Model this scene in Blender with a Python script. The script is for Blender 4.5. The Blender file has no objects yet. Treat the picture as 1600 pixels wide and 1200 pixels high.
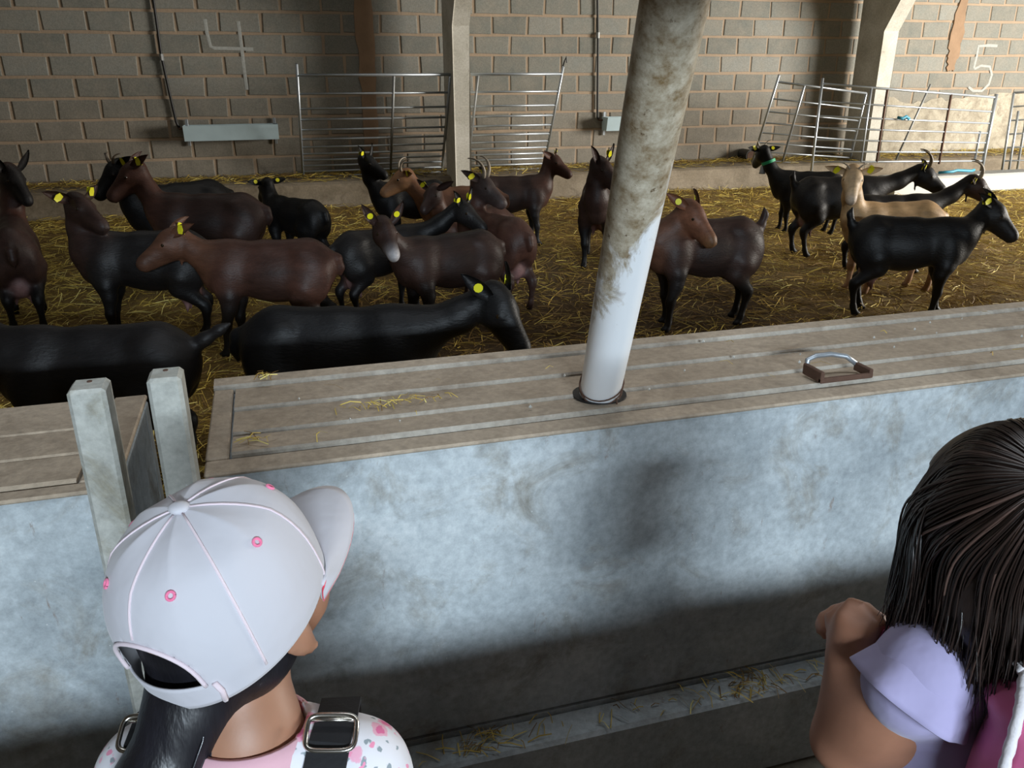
import bpy, math, random
import numpy as np
from mathutils import Vector, Matrix

random.seed(7); RNG = np.random.default_rng(7)
scene = bpy.context.scene
COL = scene.collection

# ---------------------------------------------------------------- camera
cam_d = bpy.data.cameras.new('camera'); cam = bpy.data.objects.new('camera', cam_d); COL.objects.link(cam)
cam_d.sensor_width = 36.0; cam_d.lens = 1290 / 1600 * 36.0; cam_d.clip_start = 0.02
_p, _r, _w = math.radians(21.0), math.radians(-0.1668), math.radians(16.135)
_f = Vector((math.sin(_w) * math.cos(_p), math.cos(_w) * math.cos(_p), -math.sin(_p)))
_a = Vector((math.cos(_w), -math.sin(_w), 0)); _u = _a.cross(_f)
_a2 = _a * math.cos(_r) + _u * math.sin(_r); _u2 = _u * math.cos(_r) - _a * math.sin(_r)
cam.matrix_world = Matrix(((_a2.x, _u2.x, -_f.x, 0), (_a2.y, _u2.y, -_f.y, 0), (_a2.z, _u2.z, -_f.z, 1.6), (0, 0, 0, 1)))
scene.camera = cam

# ---------------------------------------------------------------- world and daylight
world = bpy.data.worlds.new('daylight'); scene.world = world; world.use_nodes = True
bg = world.node_tree.nodes['Background']; bg.inputs[0].default_value = (0.72, 0.83, 1.0, 1); bg.inputs[1].default_value = 0.04

def area(name, loc, target, sx, sy, power, color, spread=180):
    d = bpy.data.lights.new(name, 'AREA'); d.shape = 'RECTANGLE'; d.size = sx; d.size_y = sy
    d.energy = power; d.color = color; d.spread = math.radians(spread)
    o = bpy.data.objects.new(name, d); COL.objects.link(o); o.location = loc
    o.rotation_euler = (Vector(target) - Vector(loc)).to_track_quat('-Z', 'Y').to_euler()
    return o
# daylight through the opening behind the visitors, through the far right doorway, plus added overhead ambient fill
area('window_daylight', (0.3, -5.2, 2.75), (0.7, 1.4, 0.9), 2.6, 0.16, 84, (0.76, 0.89, 1.0), 70)
area('doorway_daylight', (12.9, 3.3, 1.9), (6.8, 7.8, 0.6), 3.4, 2.6, 960, (1.0, 0.95, 0.86), 130)
area('overhead_fill', (0.9, 1.75, 4.2), (0.95, 1.9, 0.0), 3.4, 0.7, 24, (0.90, 0.95, 1.0), 130)  # added ambient fill above the trough, the roof has no opening
area('overhead_fill_rear', (1.3, 6.6, 3.55), (1.3, 7.2, 0.0), 7.0, 0.7, 25, (0.98, 0.97, 0.92))  # added fill brightening the rear of the pen below the closed roof

vs = scene.view_settings
vs.view_transform = 'Standard'; vs.look = 'None'; vs.gamma = 1.0; vs.use_curve_mapping = False; vs.exposure = 0.0

# ---------------------------------------------------------------- helpers: tagging and linking
def tag(o, label=None, cat=None, group=None, kind=None):
    if label: o['label'] = label
    if cat: o['category'] = cat
    if group: o['group'] = group
    if kind: o['kind'] = kind
    return o

def empty(name, loc=(0, 0, 0), rz=0.0, label=None, cat=None, group=None):
    o = bpy.data.objects.new(name, None); COL.objects.link(o)
    o.location = loc; o.rotation_euler = (0, 0, rz); o.empty_display_size = 0.05
    return tag(o, label, cat, group)

def link(name, me, mat=None, parent=None, loc=None, smooth=False):
    if mat is not None and len(me.materials) == 0: me.materials.append(mat)
    o = bpy.data.objects.new(name, me); COL.objects.link(o)
    if parent is not None: o.parent = parent
    if loc is not None: o.location = loc
    if smooth: me.shade_smooth()
    return o

def mesh(name, V, F, colors=None):
    me = bpy.data.meshes.new(name)
    V = np.asarray(V, np.float32)
    if isinstance(F, np.ndarray) and F.ndim == 2:
        n, k = F.shape
        me.vertices.add(len(V)); me.vertices.foreach_set('co', V.ravel())
        me.loops.add(n * k); me.loops.foreach_set('vertex_index', F.astype(np.int32).ravel())
        me.polygons.add(n)
        me.polygons.foreach_set('loop_start', np.arange(0, n * k, k, dtype=np.int32))
        me.update(calc_edges=True); me.validate()
    else:
        me.from_pydata([tuple(v) for v in V], [], [tuple(f) for f in F]); me.update()
    if colors is not None:
        at = me.color_attributes.new('col', 'FLOAT_COLOR', 'POINT')
        c = np.ones((len(V), 4), np.float32); c[:, :3] = colors
        at.data.foreach_set('color', c.ravel())
    return me

class MB:
    """collects simple closed shapes into one mesh"""
    def __init__(s): s.V = []; s.F = []
    def add(s, V, F):
        o = len(s.V); s.V += [tuple(map(float, v)) for v in V]; s.F += [tuple(i + o for i in f) for f in F]; return s
    def box(s, x0, x1, y0, y1, z0, z1, b=0.0, M=None):
        if b <= 0:
            V = [(x, y, z) for z in (z0, z1) for y in (y0, y1) for x in (x0, x1)]
            F = [(0, 2, 3, 1), (4, 5, 7, 6), (0, 1, 5, 4), (2, 6, 7, 3), (0, 4, 6, 2), (1, 3, 7, 5)]
        else:
            V = []; idx = {}
            for ix, x in enumerate((x0, x1)):
                for iy, y in enumerate((y0, y1)):
                    for iz, z in enumerate((z0, z1)):
                        sx, sy, sz = (b, -b)[ix], (b, -b)[iy], (b, -b)[iz]
                        for a, p in enumerate(((x, y + sy, z + sz), (x + sx, y, z + sz), (x + sx, y + sy, z))):
                            idx[ix, iy, iz, a] = len(V); V.append(p)
            I = lambda ix, iy, iz, a: idx[ix, iy, iz, a]
            F = []
            for i in (0, 1):
                q = [I(i, 0, 0, 0), I(i, 1, 0, 0), I(i, 1, 1, 0), I(i, 0, 1, 0)]; F.append(tuple(q if i else q[::-1]))
                q = [I(0, i, 0, 1), I(0, i, 1, 1), I(1, i, 1, 1), I(1, i, 0, 1)]; F.append(tuple(q if i else q[::-1]))
                q = [I(0, 0, i, 2), I(1, 0, i, 2), I(1, 1, i, 2), I(0, 1, i, 2)]; F.append(tuple(q if i else q[::-1]))
            for i in (0, 1):
                for j in (0, 1):
                    f = (i == j)
                    q = [I(i, j, 0, 0), I(i, j, 0, 1), I(i, j, 1, 1), I(i, j, 1, 0)]; F.append(tuple(q if f else q[::-1]))
                    q = [I(i, 0, j, 2), I(i, 0, j, 0), I(i, 1, j, 0), I(i, 1, j, 2)]; F.append(tuple(q if f else q[::-1]))
                    q = [I(0, i, j, 1), I(0, i, j, 2), I(1, i, j, 2), I(1, i, j, 1)]; F.append(tuple(q if f else q[::-1]))
            for ix in (0, 1):
                for iy in (0, 1):
                    for iz in (0, 1):
                        q = [I(ix, iy, iz, a) for a in range(3)]
                        F.append(tuple(q if (ix + iy + iz) % 2 else q[::-1]))
        if M is not None: V = [tuple(M @ Vector(v)) for v in V]
        return s.add(V, F)
    def tube(s, pts, r, n=8, cap=True, flat=1.0, up=None):
        P = [Vector(p) for p in pts]; m = len(P)
        rr = r if hasattr(r, '__len__') else [r] * m
        V = []; F = []; ref = Vector(up) if up is not None else None
        for i, p in enumerate(P):
            t = (P[min(i + 1, m - 1)] - P[max(i - 1, 0)]).normalized()
            if ref is None: ref = Vector((0, 0, 1)) if abs(t.z) < 0.9 else Vector((1, 0, 0))
            a = (ref - t * ref.dot(t)).normalized(); b = t.cross(a)
            if up is None: ref = a
            for j in range(n):
                th = 2 * math.pi * j / n
                V.append(p + a * (math.cos(th) * rr[i] * flat) + b * (math.sin(th) * rr[i]))
        for i in range(m - 1):
            for j in range(n):
                k = (j + 1) % n
                F.append((i * n + j, i * n + k, (i + 1) * n + k, (i + 1) * n + j))
        if cap: F.append(tuple(range(n))[::-1]); F.append(tuple((m - 1) * n + j for j in range(n)))
        return s.add(V, F)
    def build(s, name, mat, parent=None, loc=None, smooth=False):
        return link(name, mesh(name, s.V, s.F), mat, parent, loc, smooth)

def struct(name, mb, mat, smooth=False):
    return tag(mb.build(name, mat, smooth=smooth), kind='structure')

# ---------------------------------------------------------------- helpers: materials
def nmat(name):
    m = bpy.data.materials.new(name); m.use_nodes = True
    nt = m.node_tree; return m, nt, nt.nodes['Principled BSDF']
def N(nt, typ, **kw):
    n = nt.nodes.new(typ)
    for k, v in kw.items():
        if k.startswith('i_'): n.inputs[k[2:].replace('_', ' ')].default_value = v
        else: setattr(n, k, v)
    return n
def coords(nt, kind='Object'):
    return N(nt, 'ShaderNodeTexCoord').outputs[kind]
def noise(nt, vec, scale, detail=4, rough=0.55, dist=0.0):
    n = N(nt, 'ShaderNodeTexNoise'); n.inputs['Scale'].default_value = scale; n.inputs['Detail'].default_value = detail
    n.inputs['Roughness'].default_value = rough; n.inputs['Distortion'].default_value = dist
    nt.links.new(vec, n.inputs['Vector']); return n.outputs['Fac']
def ramp(nt, fac, stops, interp='LINEAR'):
    r = N(nt, 'ShaderNodeValToRGB'); cr = r.color_ramp; cr.interpolation = interp
    while len(cr.elements) < len(stops): cr.elements.new(0.5)
    for e, (p, c) in zip(cr.elements, stops):
        e.position = p; e.color = (c, c, c, 1) if not hasattr(c, '__len__') else (*c, 1)
    nt.links.new(fac, r.inputs['Fac']); return r.outputs['Color']
def mix(nt, fac, a, b, mode='MIX'):
    m = N(nt, 'ShaderNodeMix', data_type='RGBA', blend_type=mode)
    for s, v in ((m.inputs[0], fac), (m.inputs[6], a), (m.inputs[7], b)):
        if hasattr(v, 'is_linked') or hasattr(v, 'links'): nt.links.new(v, s)
        elif hasattr(v, '__len__'): s.default_value = (*v, 1)
        else: s.default_value = v
    return m.outputs[2]
def bump(nt, bsdf, h, strength=0.3, dist=0.01):
    b = N(nt, 'ShaderNodeBump'); b.inputs['Strength'].default_value = strength; b.inputs['Distance'].default_value = dist
    nt.links.new(h, b.inputs['Height']); nt.links.new(b.outputs['Normal'], bsdf.inputs['Normal'])
def scaled(nt, vec, sc):
    m = N(nt, 'ShaderNodeMapping'); m.inputs['Scale'].default_value = sc; nt.links.new(vec, m.inputs['Vector']); return m.outputs['Vector']

def simple(name, col, rough=0.6, metal=0.0, var=0.25, scale=12.0, bstr=0.15, bscale=60.0, bdist=0.004, **kw):
    m, nt, b = nmat(name); v = coords(nt)
    c2 = tuple(max(0, x * (1 - var)) for x in col)
    nt.links.new(mix(nt, noise(nt, v, scale), c2, col), b.inputs['Base Color'])
    b.inputs['Roughness'].default_value = rough; b.inputs['Metallic'].default_value = metal
    for k, val in kw.items(): b.inputs[k].default_value = val
    if bstr > 0: bump(nt, b, noise(nt, v, bscale), bstr, bdist)
    return m

def concrete(name, a, b_, stain, stain_lo=0.55, stain_hi=0.75, rough=0.8, speck=True, rust=None, scale=3.0):
    m, nt, b = nmat(name); v = coords(nt)
    base = mix(nt, ramp(nt, noise(nt, v, scale, 8, 0.62, 0.4), [(0.32, 0), (0.68, 1)]), a, b_)
    st = ramp(nt, noise(nt, v, scale * 2.1, 9, 0.68, 0.8), [(stain_lo, 0), (stain_hi, 1)])
    base = mix(nt, st, base, stain)
    fine = noise(nt, v, 55, 5, 0.7)
    base = mix(nt, 0.35, base, ramp(nt, fine, [(0.3, 0.25), (0.7, 0.85)]), 'OVERLAY')
    if rust:
        rs = ramp(nt, noise(nt, scaled(nt, v, (9, 9, 2.6)), 3.4, 6, 0.72, 0.6), [(0.63, 0), (0.74, .85)])
        base = mix(nt, rs, base, rust)
    if speck:
        vo = N(nt, 'ShaderNodeTexVoronoi'); vo.inputs['Scale'].default_value = 34; nt.links.new(v, vo.inputs['Vector'])
        base = mix(nt, ramp(nt, vo.outputs['Distance'], [(0.035, 1), (0.06, 0)]), base, (0.56, 0.58, 0.58))
    nt.links.new(base, b.inputs['Base Color']); b.inputs['Roughness'].default_value = rough
    bump(nt, b, mix(nt, 0.5, noise(nt, v, 18, 8, 0.7), fine), 0.35, 0.006)
    return m

M = {}
M['trough_wall'] = concrete('trough_wall', (0.25, 0.285, 0.305), (0.52, 0.565, 0.585), (0.20, 0.175, 0.13), 0.52, 0.78, rust=(0.20, 0.12, 0.07))
M['trough_top'] = concrete('trough_top', (0.32, 0.255, 0.187), (0.42, 0.342, 0.26), (0.22, 0.17, 0.12), 0.5, 0.8, speck=False)
M['lid_edge'] = concrete('lid_edge', (0.27, 0.24, 0.20), (0.40, 0.37, 0.32), (0.2, 0.16, 0.12), 0.45, 0.75, speck=False)
M['post'] = concrete('post', (0.33, 0.33, 0.29), (0.52, 0.53, 0.5), (0.2, 0.17, 0.10), 0.52, 0.74, rough=0.75)
M['column'] = concrete('column', (0.42, 0.40, 0.34), (0.6, 0.58, 0.52), (0.25, 0.22, 0.16), 0.6, 0.8, speck=False)
M['kerb'] = concrete('kerb', (0.15, 0.12, 0.08), (0.27, 0.225, 0.165), (0.09, 0.068, 0.042), 0.5, 0.8, speck=False)
M['plaster'] = concrete('plaster', (0.28, 0.25, 0.19), (0.46, 0.42, 0.34), (0.20, 0.17, 0.125), 0.46, 0.7, speck=False)
M['floor'] = concrete('floor', (0.17, 0.155, 0.12), (0.25, 0.23, 0.19), (0.10, 0.08, 0.05), 0.5, 0.8)
M['shell'] = concrete('shell', (0.30, 0.28, 0.25), (0.38, 0.36, 0.32), (0.2, 0.18, 0.15), 0.5, 0.8, speck=False)
M['roof'] = simple('roof_sheet', (0.26, 0.25, 0.24), 0.8)
M['mortar'] = simple('mortar', (0.44, 0.335, 0.24), 0.95, 0, 0.35, 5.0, 0.5, 40, 0.008)
M['steel'] = simple('galvanised_steel', (0.52, 0.57, 0.62), 0.42, 0.75, 0.3, 18.0, 0.1)
M['steel_dull'] = simple('dull_steel', (0.33, 0.34, 0.34), 0.55, 0.6, 0.4, 14.0, 0.15)
M['zinc_sheet'] = simple('zinc_sheet', (0.50, 0.64, 0.70), 0.5, 0.0, 0.25, 7.0, 0.1)
M['rust'] = simple('rusty_iron', (0.14, 0.075, 0.05), 0.8, 0.2, 0.5, 40.0, 0.4)
M['black_rubber'] = simple('black_rubber', (0.012, 0.012, 0.013), 0.5, 0, 0.2, 20)
M['chalk'] = simple('chalk', (0.54, 0.56, 0.54), 1.0, 0, 0.55, 45, 0.0)
M['brown_band'] = simple('mortar_band', (0.37, 0.245, 0.155), 0.95, 0, 0.4, 7.0, 0.4, 30, 0.008)
M['yellow'] = simple('tag_plastic', (0.80, 0.76, 0.02), 0.4, 0, 0.08, 40, 0.0)
M['horn'] = simple('horn', (0.22, 0.17, 0.12), 0.45, 0, 0.55, 30, 0.4, 120, 0.003)
M['horn_pale'] = simple('pale_horn', (0.42, 0.36, 0.28), 0.45, 0, 0.4, 30, 0.4, 120, 0.003)
M['eye'] = simple('goat_eye', (0.02, 0.012, 0.006), 0.08, 0, 0.1, 20, 0.0)
M['green'] = simple('green_collar', (0.02, 0.36, 0.17), 0.6, 0, 0.2, 40)
M['white_plastic'] = simple('white_plastic', (0.46, 0.46, 0.43), 0.5, 0, 0.15, 6)
M['blue_plastic'] = simple('blue_plastic', (0.03, 0.28, 0.42), 0.5, 0, 0.3, 20)

def block_mat():
    m, nt, b = nmat('concrete_block'); v = coords(nt)
    oi = N(nt, 'ShaderNodeObjectInfo'); add = N(nt, 'ShaderNodeVectorMath', operation='ADD')
    nt.links.new(v, add.inputs[0]); nt.links.new(oi.outputs['Location'], add.inputs[1]); w = add.outputs[0]
    rnd = ramp(nt, oi.outputs['Random'], [(0.0, (0.165, 0.172, 0.155)), (0.5, (0.205, 0.212, 0.192)), (1.0, (0.25, 0.255, 0.235))])
    # soiled lower courses: what the animals rub and splash
    sep = N(nt, 'ShaderNodeSeparateXYZ'); nt.links.new(w, sep.inputs[0])
    ad = N(nt, 'ShaderNodeMath', operation='MULTIPLY_ADD'); nt.links.new(noise(nt, w, 1.3, 5), ad.inputs[0]); ad.inputs[1].default_value = 0.5
    nt.links.new(sep.outputs['Z'], ad.inputs[2])
    soil = ramp(nt, ad.outputs[0], [(0.0, 0.75), (1.0, 0.0)])
    r = soil.node; r.color_ramp.elements[0].position = 0.0
    mp = N(nt, 'ShaderNodeMapRange'); mp.inputs['From Min'].default_value = 1.25; mp.inputs['From Max'].default_value = 1.75
    mp.inputs['To Min'].default_value = 0.6; mp.inputs['To Max'].default_value = 0.0; nt.links.new(ad.outputs[0], mp.inputs['Value'])
    c = mix(nt, mp.outputs[0], rnd, (0.18, 0.15, 0.115))
    c = mix(nt, ramp(nt, noise(nt, w, 5, 6, 0.65), [(0.35, 0.0), (0.7, 0.55)]), c, (0.29, 0.26, 0.215))
    c = mix(nt, 0.4, c, ramp(nt, noise(nt, w, 70, 4, 0.7), [(0.3, 0.3), (0.7, 0.8)]), 'OVERLAY')
    nt.links.new(c, b.inputs['Base Color']); b.inputs['Roughness'].default_value = 0.92
    bump(nt, b, noise(nt, w, 90, 5, 0.75), 0.5, 0.005)
    return m
M['block'] = block_mat()

def attr_mat(name, rough=0.55, var=0.35, scale=40.0, bstr=0.25, bscale=160.0, bdist=0.003, stretch=(1, 1, 1), **kw):
    m, nt, b = nmat(name); v = scaled(nt, coords(nt), stretch)
    a = N(nt, 'ShaderNodeAttribute'); a.attribute_name = 'col'
    f = ramp(nt, noise(nt, v, scale, 6, 0.65), [(0.3, 1 - var), (0.7, 1 + var * 0.6)])
    nt.links.new(mix(nt, 1.0, a.outputs['Color'], f, 'MULTIPLY'), b.inputs['Base Color'])
    b.inputs['Roughness'].default_value = rough
    for k, val in kw.items(): b.inputs[k].default_value = val
    if bstr: bump(nt, b, noise(nt, v, bscale, 3, 0.6), bstr, bdist)
    return m
M['fur'] = attr_mat('goat_coat', 0.5, 0.4, 16, 0.5, 110, 0.004, (0.35, 1, 1))
M['fur'].node_tree.nodes['Principled BSDF'].inputs['Specular IOR Level'].default_value = 0.28
M['straw'] = attr_mat('straw', 0.6, 0.15, 20, 0.0)
M['skin'] = attr_mat('skin', 0.5, 0.06, 30, 0.1, 220, 0.001)
M['skin'].node_tree.nodes['Principled BSDF'].inputs['Subsurface Weight'].default_value = 0.08
M['skin'].node_tree.nodes['Principled BSDF'].inputs['Subsurface Radius'].default_value = (0.012, 0.005, 0.003)

# ---------------------------------------------------------------- helpers: implicit surfaces for animals and people
def cone(a, b, r1, r2, col=(1, 1, 1), k=0.03, sc=(1, 1, 1)):
    return dict(t='c', a=np.array(a, float), b=np.array(b, float), r1=r1, r2=r2, col=col, k=k, sc=np.array(sc, float))
def ell(c, r, col=(1, 1, 1), k=0.03, R=None):
    return dict(t='e', c=np.array(c, float), r=np.array(r, float), col=col, k=k, R=np.eye(3) if R is None else np.array(R, float))
def chain(pts, rs, col=(1, 1, 1), k=0.02, cols=None):
    return [cone(pts[i], pts[i + 1], rs[i], rs[i + 1], cols[i] if cols else col, k) for i in range(len(pts) - 1)]
def pd(p, X):
    if p['t'] == 'c':
        s = p['sc']; a = p['a'] / s; b = p['b'] / s; ab = b - a; q = X / s - a
        t = np.clip((q @ ab) / max(ab @ ab, 1e-9), 0, 1)
        d = np.linalg.norm(q - t[..., None] * ab, axis=-1) - (p['r1'] + (p['r2'] - p['r1']) * t)
        return d * s.min()
    q = (X - p['c']) @ p['R']; k0 = np.linalg.norm(q / p['r'], axis=-1); k1 = np.linalg.norm(q / p['r'] ** 2, axis=-1)
    return k0 * (k0 - 1) / np.maximum(k1, 1e-6)
def pbox(p, m):
    if p['t'] == 'c':
        r = max(p['r1'], p['r2']) * p['sc'].max() + m
        return np.minimum(p['a'], p['b']) - r, np.maximum(p['a'], p['b']) + r
    r = p['r'].max() + m; return p['c'] - r, p['c'] + r
def sdf_arrays(prims, h, cuts=(), smooth=2, soft=0.012):
    lo = np.min([pbox(p, 0.03)[0] for p in prims], 0); hi = np.max([pbox(p, 0.03)[1] for p in prims], 0)
    n = np.ceil((hi - lo) / h).astype(int) + 1
    ax = [lo[i] + h * np.arange(n[i]) for i in range(3)]
    D = np.full(tuple(n), 0.2)
    for p in prims:
        k = p['k']; a, b = pbox(p, k + 3 * h)
        i0 = np.maximum(((a - lo) / h).astype(int), 0); i1 = np.minimum(((b - lo) / h).astype(int) + 2, n)
        sl = tuple(slice(i0[i], i1[i]) for i in range(3))
        X = np.stack(np.meshgrid(*[ax[i][sl[i]] for i in range(3)], indexing='ij'), -1)
        d = pd(p, X); o = D[sl]
        hh = np.maximum(k - np.abs(o - d), 0) / k
        D[sl] = np.minimum(o, d) - hh * hh * k * 0.25
    if cuts:
        X = np.stack(np.meshgrid(*ax, indexing='ij'), -1)
        for c in cuts: D = np.maximum(D, c(X))
    S = D < 0
    cn = [(i, j, k) for i in (0, 1) for j in (0, 1) for k in (0, 1)]
    sub = lambda A, c: A[c[0]:A.shape[0] - 1 + c[0], c[1]:A.shape[1] - 1 + c[1], c[2]:A.shape[2] - 1 + c[2]]
    cnt = sum(sub(S, c).astype(np.int8) for c in cn); mixed = (cnt > 0) & (cnt < 8)
    I = np.argwhere(mixed); vals = np.stack([sub(D, c)[mixed] for c in cn], 1)
    pos = np.zeros((len(I), 3)); num = np.zeros(len(I))
    for a in range(8):
        for b in range(a + 1, 8):
            ca, cb = np.array(cn[a]), np.array(cn[b])
            if np.abs(ca - cb).sum() != 1: continue
            va, vb = vals[:, a], vals[:, b]; m = (va < 0) != (vb < 0)
            t = np.where(m, va / np.where(m, va - vb, 1), 0)
            pos += np.where(m[:, None], ca + t[:, None] * (cb - ca), 0); num += m
    V = lo + h * (I + pos / num[:, None])
    idx = np.full(mixed.shape, -1, np.int64); idx[mixed] = np.arange(len(I))
    Fs = []
    for ax_ in range(3):
        u, w = (ax_ + 1) % 3, (ax_ + 2) % 3
        s0 = [slice(None)] * 3; s1 = [slice(None)] * 3
        s0[ax_] = slice(0, -1); s1[ax_] = slice(1, None)
        A = S[tuple(s0)]; B = S[tuple(s1)]; E = np.argwhere(A != B)
        ok = (E[:, u] > 0) & (E[:, w] > 0) & (E[:, u] < S.shape[u] - 1) & (E[:, w] < S.shape[w] - 1); E = E[ok]
        ins = A[tuple(E.T)]
        def g(du, dw):
            q = E.copy(); q[:, u] += du; q[:, w] += dw; return idx[tuple(q.T)]
        Q = np.stack([g(-1, -1), g(0, -1), g(0, 0), g(-1, 0)], 1)
        Q[~ins] = Q[~ins][:, ::-1]; Fs.append(Q)
    F = np.concatenate(Fs); F = F[(F >= 0).all(1)]
    for _ in range(smooth):
        acc = np.zeros_like(V); c = np.zeros(len(V))
        for a, b in ((0, 1), (1, 2), (2, 3), (3, 0)):
            np.add.at(acc, F[:, a], V[F[:, b]]); np.add.at(acc, F[:, b], V[F[:, a]])
            np.add.at(c, F[:, a], 1); np.add.at(c, F[:, b], 1)
        V = 0.5 * V + 0.5 * acc / np.maximum(c, 1)[:, None]
    W = np.zeros(len(V)); C = np.zeros((len(V), 3))
    ds = np.stack([pd(p, V) for p in prims], 1); ds -= ds.min(1, keepdims=True)
    wt = np.exp(-ds / soft); cols = np.array([p['col'] for p in prims])
    return V, F, (wt @ cols) / wt.sum(1, keepdims=True)
def sdf_obj(name, prims, h, mat, parent=None, cuts=(), smooth=2, soft=0.012, extra=None):
    V, F, C = sdf_arrays(prims, h, cuts, smooth, soft)
    if extra:
        for v, f_, c in extra:
            F = np.concatenate([F, np.asarray(f_) + len(V)]); V = np.concatenate([V, v]); C = np.concatenate([C, c])
    return link(name, mesh(name, V, F, C), mat, parent, smooth=True)
# ================================================================ the setting
def gz(y): return 0.05 + 0.21 * min(max((y - 4.2) / 4.4, 0.0), 1.0)

struct('floor', MB().box(-7, 13, -1.2, 1.9, -0.12, 0.0), M['floor'])
struct('trim_1', MB().box(-7, 13, 1.905, 9.5, -0.15, 0.0), M['floor'])           # concrete slab below the bedding
# back wall: mortar core with each block a part
wall = struct('wall_back', MB().box(-7, 13, 9.389, 9.62, -0.1, 4.2), M['mortar'])
def block_mesh(w, h, d=0.03, c=0.007, wob=0.0, seed=0):
    rr = random.Random(seed); x, z = w / 2, h / 2; j = lambda: rr.uniform(-wob, wob)
    o = [(-x + j(), 0, -z + j()), (x + j(), 0, -z + j()), (x + j(), 0, z + j()), (-x + j(), 0, z + j())]
    f = [(a - c * (1 if a > 0 else -1), -0.008, b - c * (1 if b > 0 else -1)) for a, _, b in o]
    m = [(a, -0.008 + c * 0.6, b) for a, _, b in o]
    V = o + m + f; F = [(8, 9, 10, 11)]
    for i in range(4):
        k = (i + 1) % 4; F += [(i, k, 4 + k, 4 + i), (4 + i, 4 + k, 8 + k, 8 + i)]
    return V, F
bvar = [mesh('block', *block_mesh(0.374, 0.173, wob=0.006, seed=i)) for i in range(6)]
half = [mesh('block_cut', *block_mesh(0.382 - cut, 0.181, wob=0.003, seed=20 + i)) for i, cut in enumerate((0.1, 0.2, 0.28))]
for me in bvar + half: me.materials.append(M['block'])
spots = []
for r in range(10):
    z = 0.522 + 0.2 * r + 0.1
    off = 0.30 if r % 2 == 0 else 0.10
    if r in (4,): off = 0.30
    n0 = int(math.floor((-3.1 - off) / 0.4))
    for i in range(n0, n0 + 36):
        x = off + 0.4 * i + 0.2
        if x > 10.5: continue
        if x > 7.35 and z < 1.22: continue           # rendered part behind the gates
        spots.append((x, z))
spots.sort(key=lambda q: q[0] ** 2 + 9.39 ** 2 + (q[1] - 1.6) ** 2)
for n, (x, z) in enumerate(spots[:300]):
    o = link('block', bvar[n % 6], None, wall, (x + random.uniform(-.004, .004), 9.389 + random.uniform(-.002, .002), z))
rest = MB()
extra_spots = []
for r in range(18):
    z = 0.522 + 0.2 * r + 0.1; off = 0.30 if r % 2 == 0 else 0.10
    for i in range(-18, 32):
        x = off + 0.4 * i + 0.2
        if -6.8 < x < 12.8 and not (x > 7.35 and z < 1.22) and (r >= 10 or x < -3.05 or x > 10.5): extra_spots.append((x, z))
for n, (x, z) in enumerate(spots[300:] + extra_spots):
    V, F = block_mesh(0.374, 0.173, wob=0.005, seed=n); rest.add([(a + x, b + 9.389, c + z) for a, b, c in V], F)
tag(rest.build('far_blocks', M['block'], wall), kind='stuff')
# cement render on the lower right, the two mortar bands and the chalk numbers
def ragged(pts, y, depth, n=6, amp=0.03, seed=1):
    rr = random.Random(seed); out = []
    for i in range(len(pts)):
        a = Vector((pts[i][0], 0, pts[i][1])); b = Vector((pts[(i + 1) % len(pts)][0], 0, pts[(i + 1) % len(pts)][1]))
        for k in range(n):
            p = a.lerp(b, k / n); out.append((p.x + rr.uniform(-amp, amp), p.z + rr.uniform(-amp, amp)))
    m = len(out); V = [(x, y, z) for x, z in out] + [(x, y - depth, z) for x, z in out]
    F = [tuple(range(m, 2 * m))] + [(i, m + i, m + (i + 1) % m, (i + 1) % m) for i in range(m)]
    return V, F
MB().add(*ragged([(7.3, 0.50), (11.5, 0.50), (11.5, 1.2), (9.2, 1.24), (8.2, 1.16), (7.3, 1.24)], 9.389, 0.014, 9, 0.03, 3)).build('render_patch', M['plaster'], wall)
MB().add(*ragged([(1.06, 0.56), (1.20, 0.56), (1.21, 1.5), (1.23, 2.5), (1.03, 2.5), (1.05, 1.5)], 9.389, 0.022, 8, 0.014, 4)).build('mortar_band', M['brown_band'], wall)
MB().add(*ragged([(8.57, 1.52), (8.68, 1.56), (8.72, 1.9), (8.68, 2.5), (8.58, 2.5), (8.53, 1.8)], 9.389, 0.021, 7, 0.02, 5)).build('mortar_band', M['brown_band'], wall)
def chalk(name, strokes, r=0.013):
    m = MB()
    for s in strokes: m.tube([(x, 9.3798, z) for x, z in s], r, 8, flat=0.09, up=(0, 1, 0))
    return m.build(name, M['chalk'], wall)
chalk('chalk_number', [[(-.428, 2.05), (-.425, 1.93), (-.405, 1.80), (-.37, 1.785), (-.2, 1.782), (.0, 1.775)], [(-.116, 2.035), (-.112, 1.85), (-.11, 1.6), (-.105, 1.39)]], 0.017)
chalk('chalk_number', [[(9.30, 1.84), (9.15, 1.845), (9.0, 1.836), (9.0, 1.7), (8.99, 1.57)], [(9.0, 1.56), (9.1, 1.60), (9.24, 1.59), (9.30, 1.49), (9.28, 1.37), (9.19, 1.29), (9.05, 1.29), (8.96, 1.34)]], 0.017)
# kerb along the back wall
kb = MB()
xs = [-7 + 0.8 * i for i in range(26)]
for i in range(25):
    a = 0.012 * math.sin(i * 1.7); b = 0.012 * math.sin((i + 1) * 1.7)
    kb.add([(xs[i], 8.78 + a, 0), (xs[i + 1], 8.78 + b, 0), (xs[i + 1], 8.80 + b, .485), (xs[i], 8.80 + a, .485), (xs[i + 1], 8.84 + b, .505), (xs[i], 8.84 + a, .505), (xs[i + 1], 9.39, .515), (xs[i], 9.39, .515)],
           [(0, 1, 2, 3), (3, 2, 4, 5), (5, 4, 6, 7)])
kerb = struct('trim_2', kb, M['kerb'])
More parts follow.
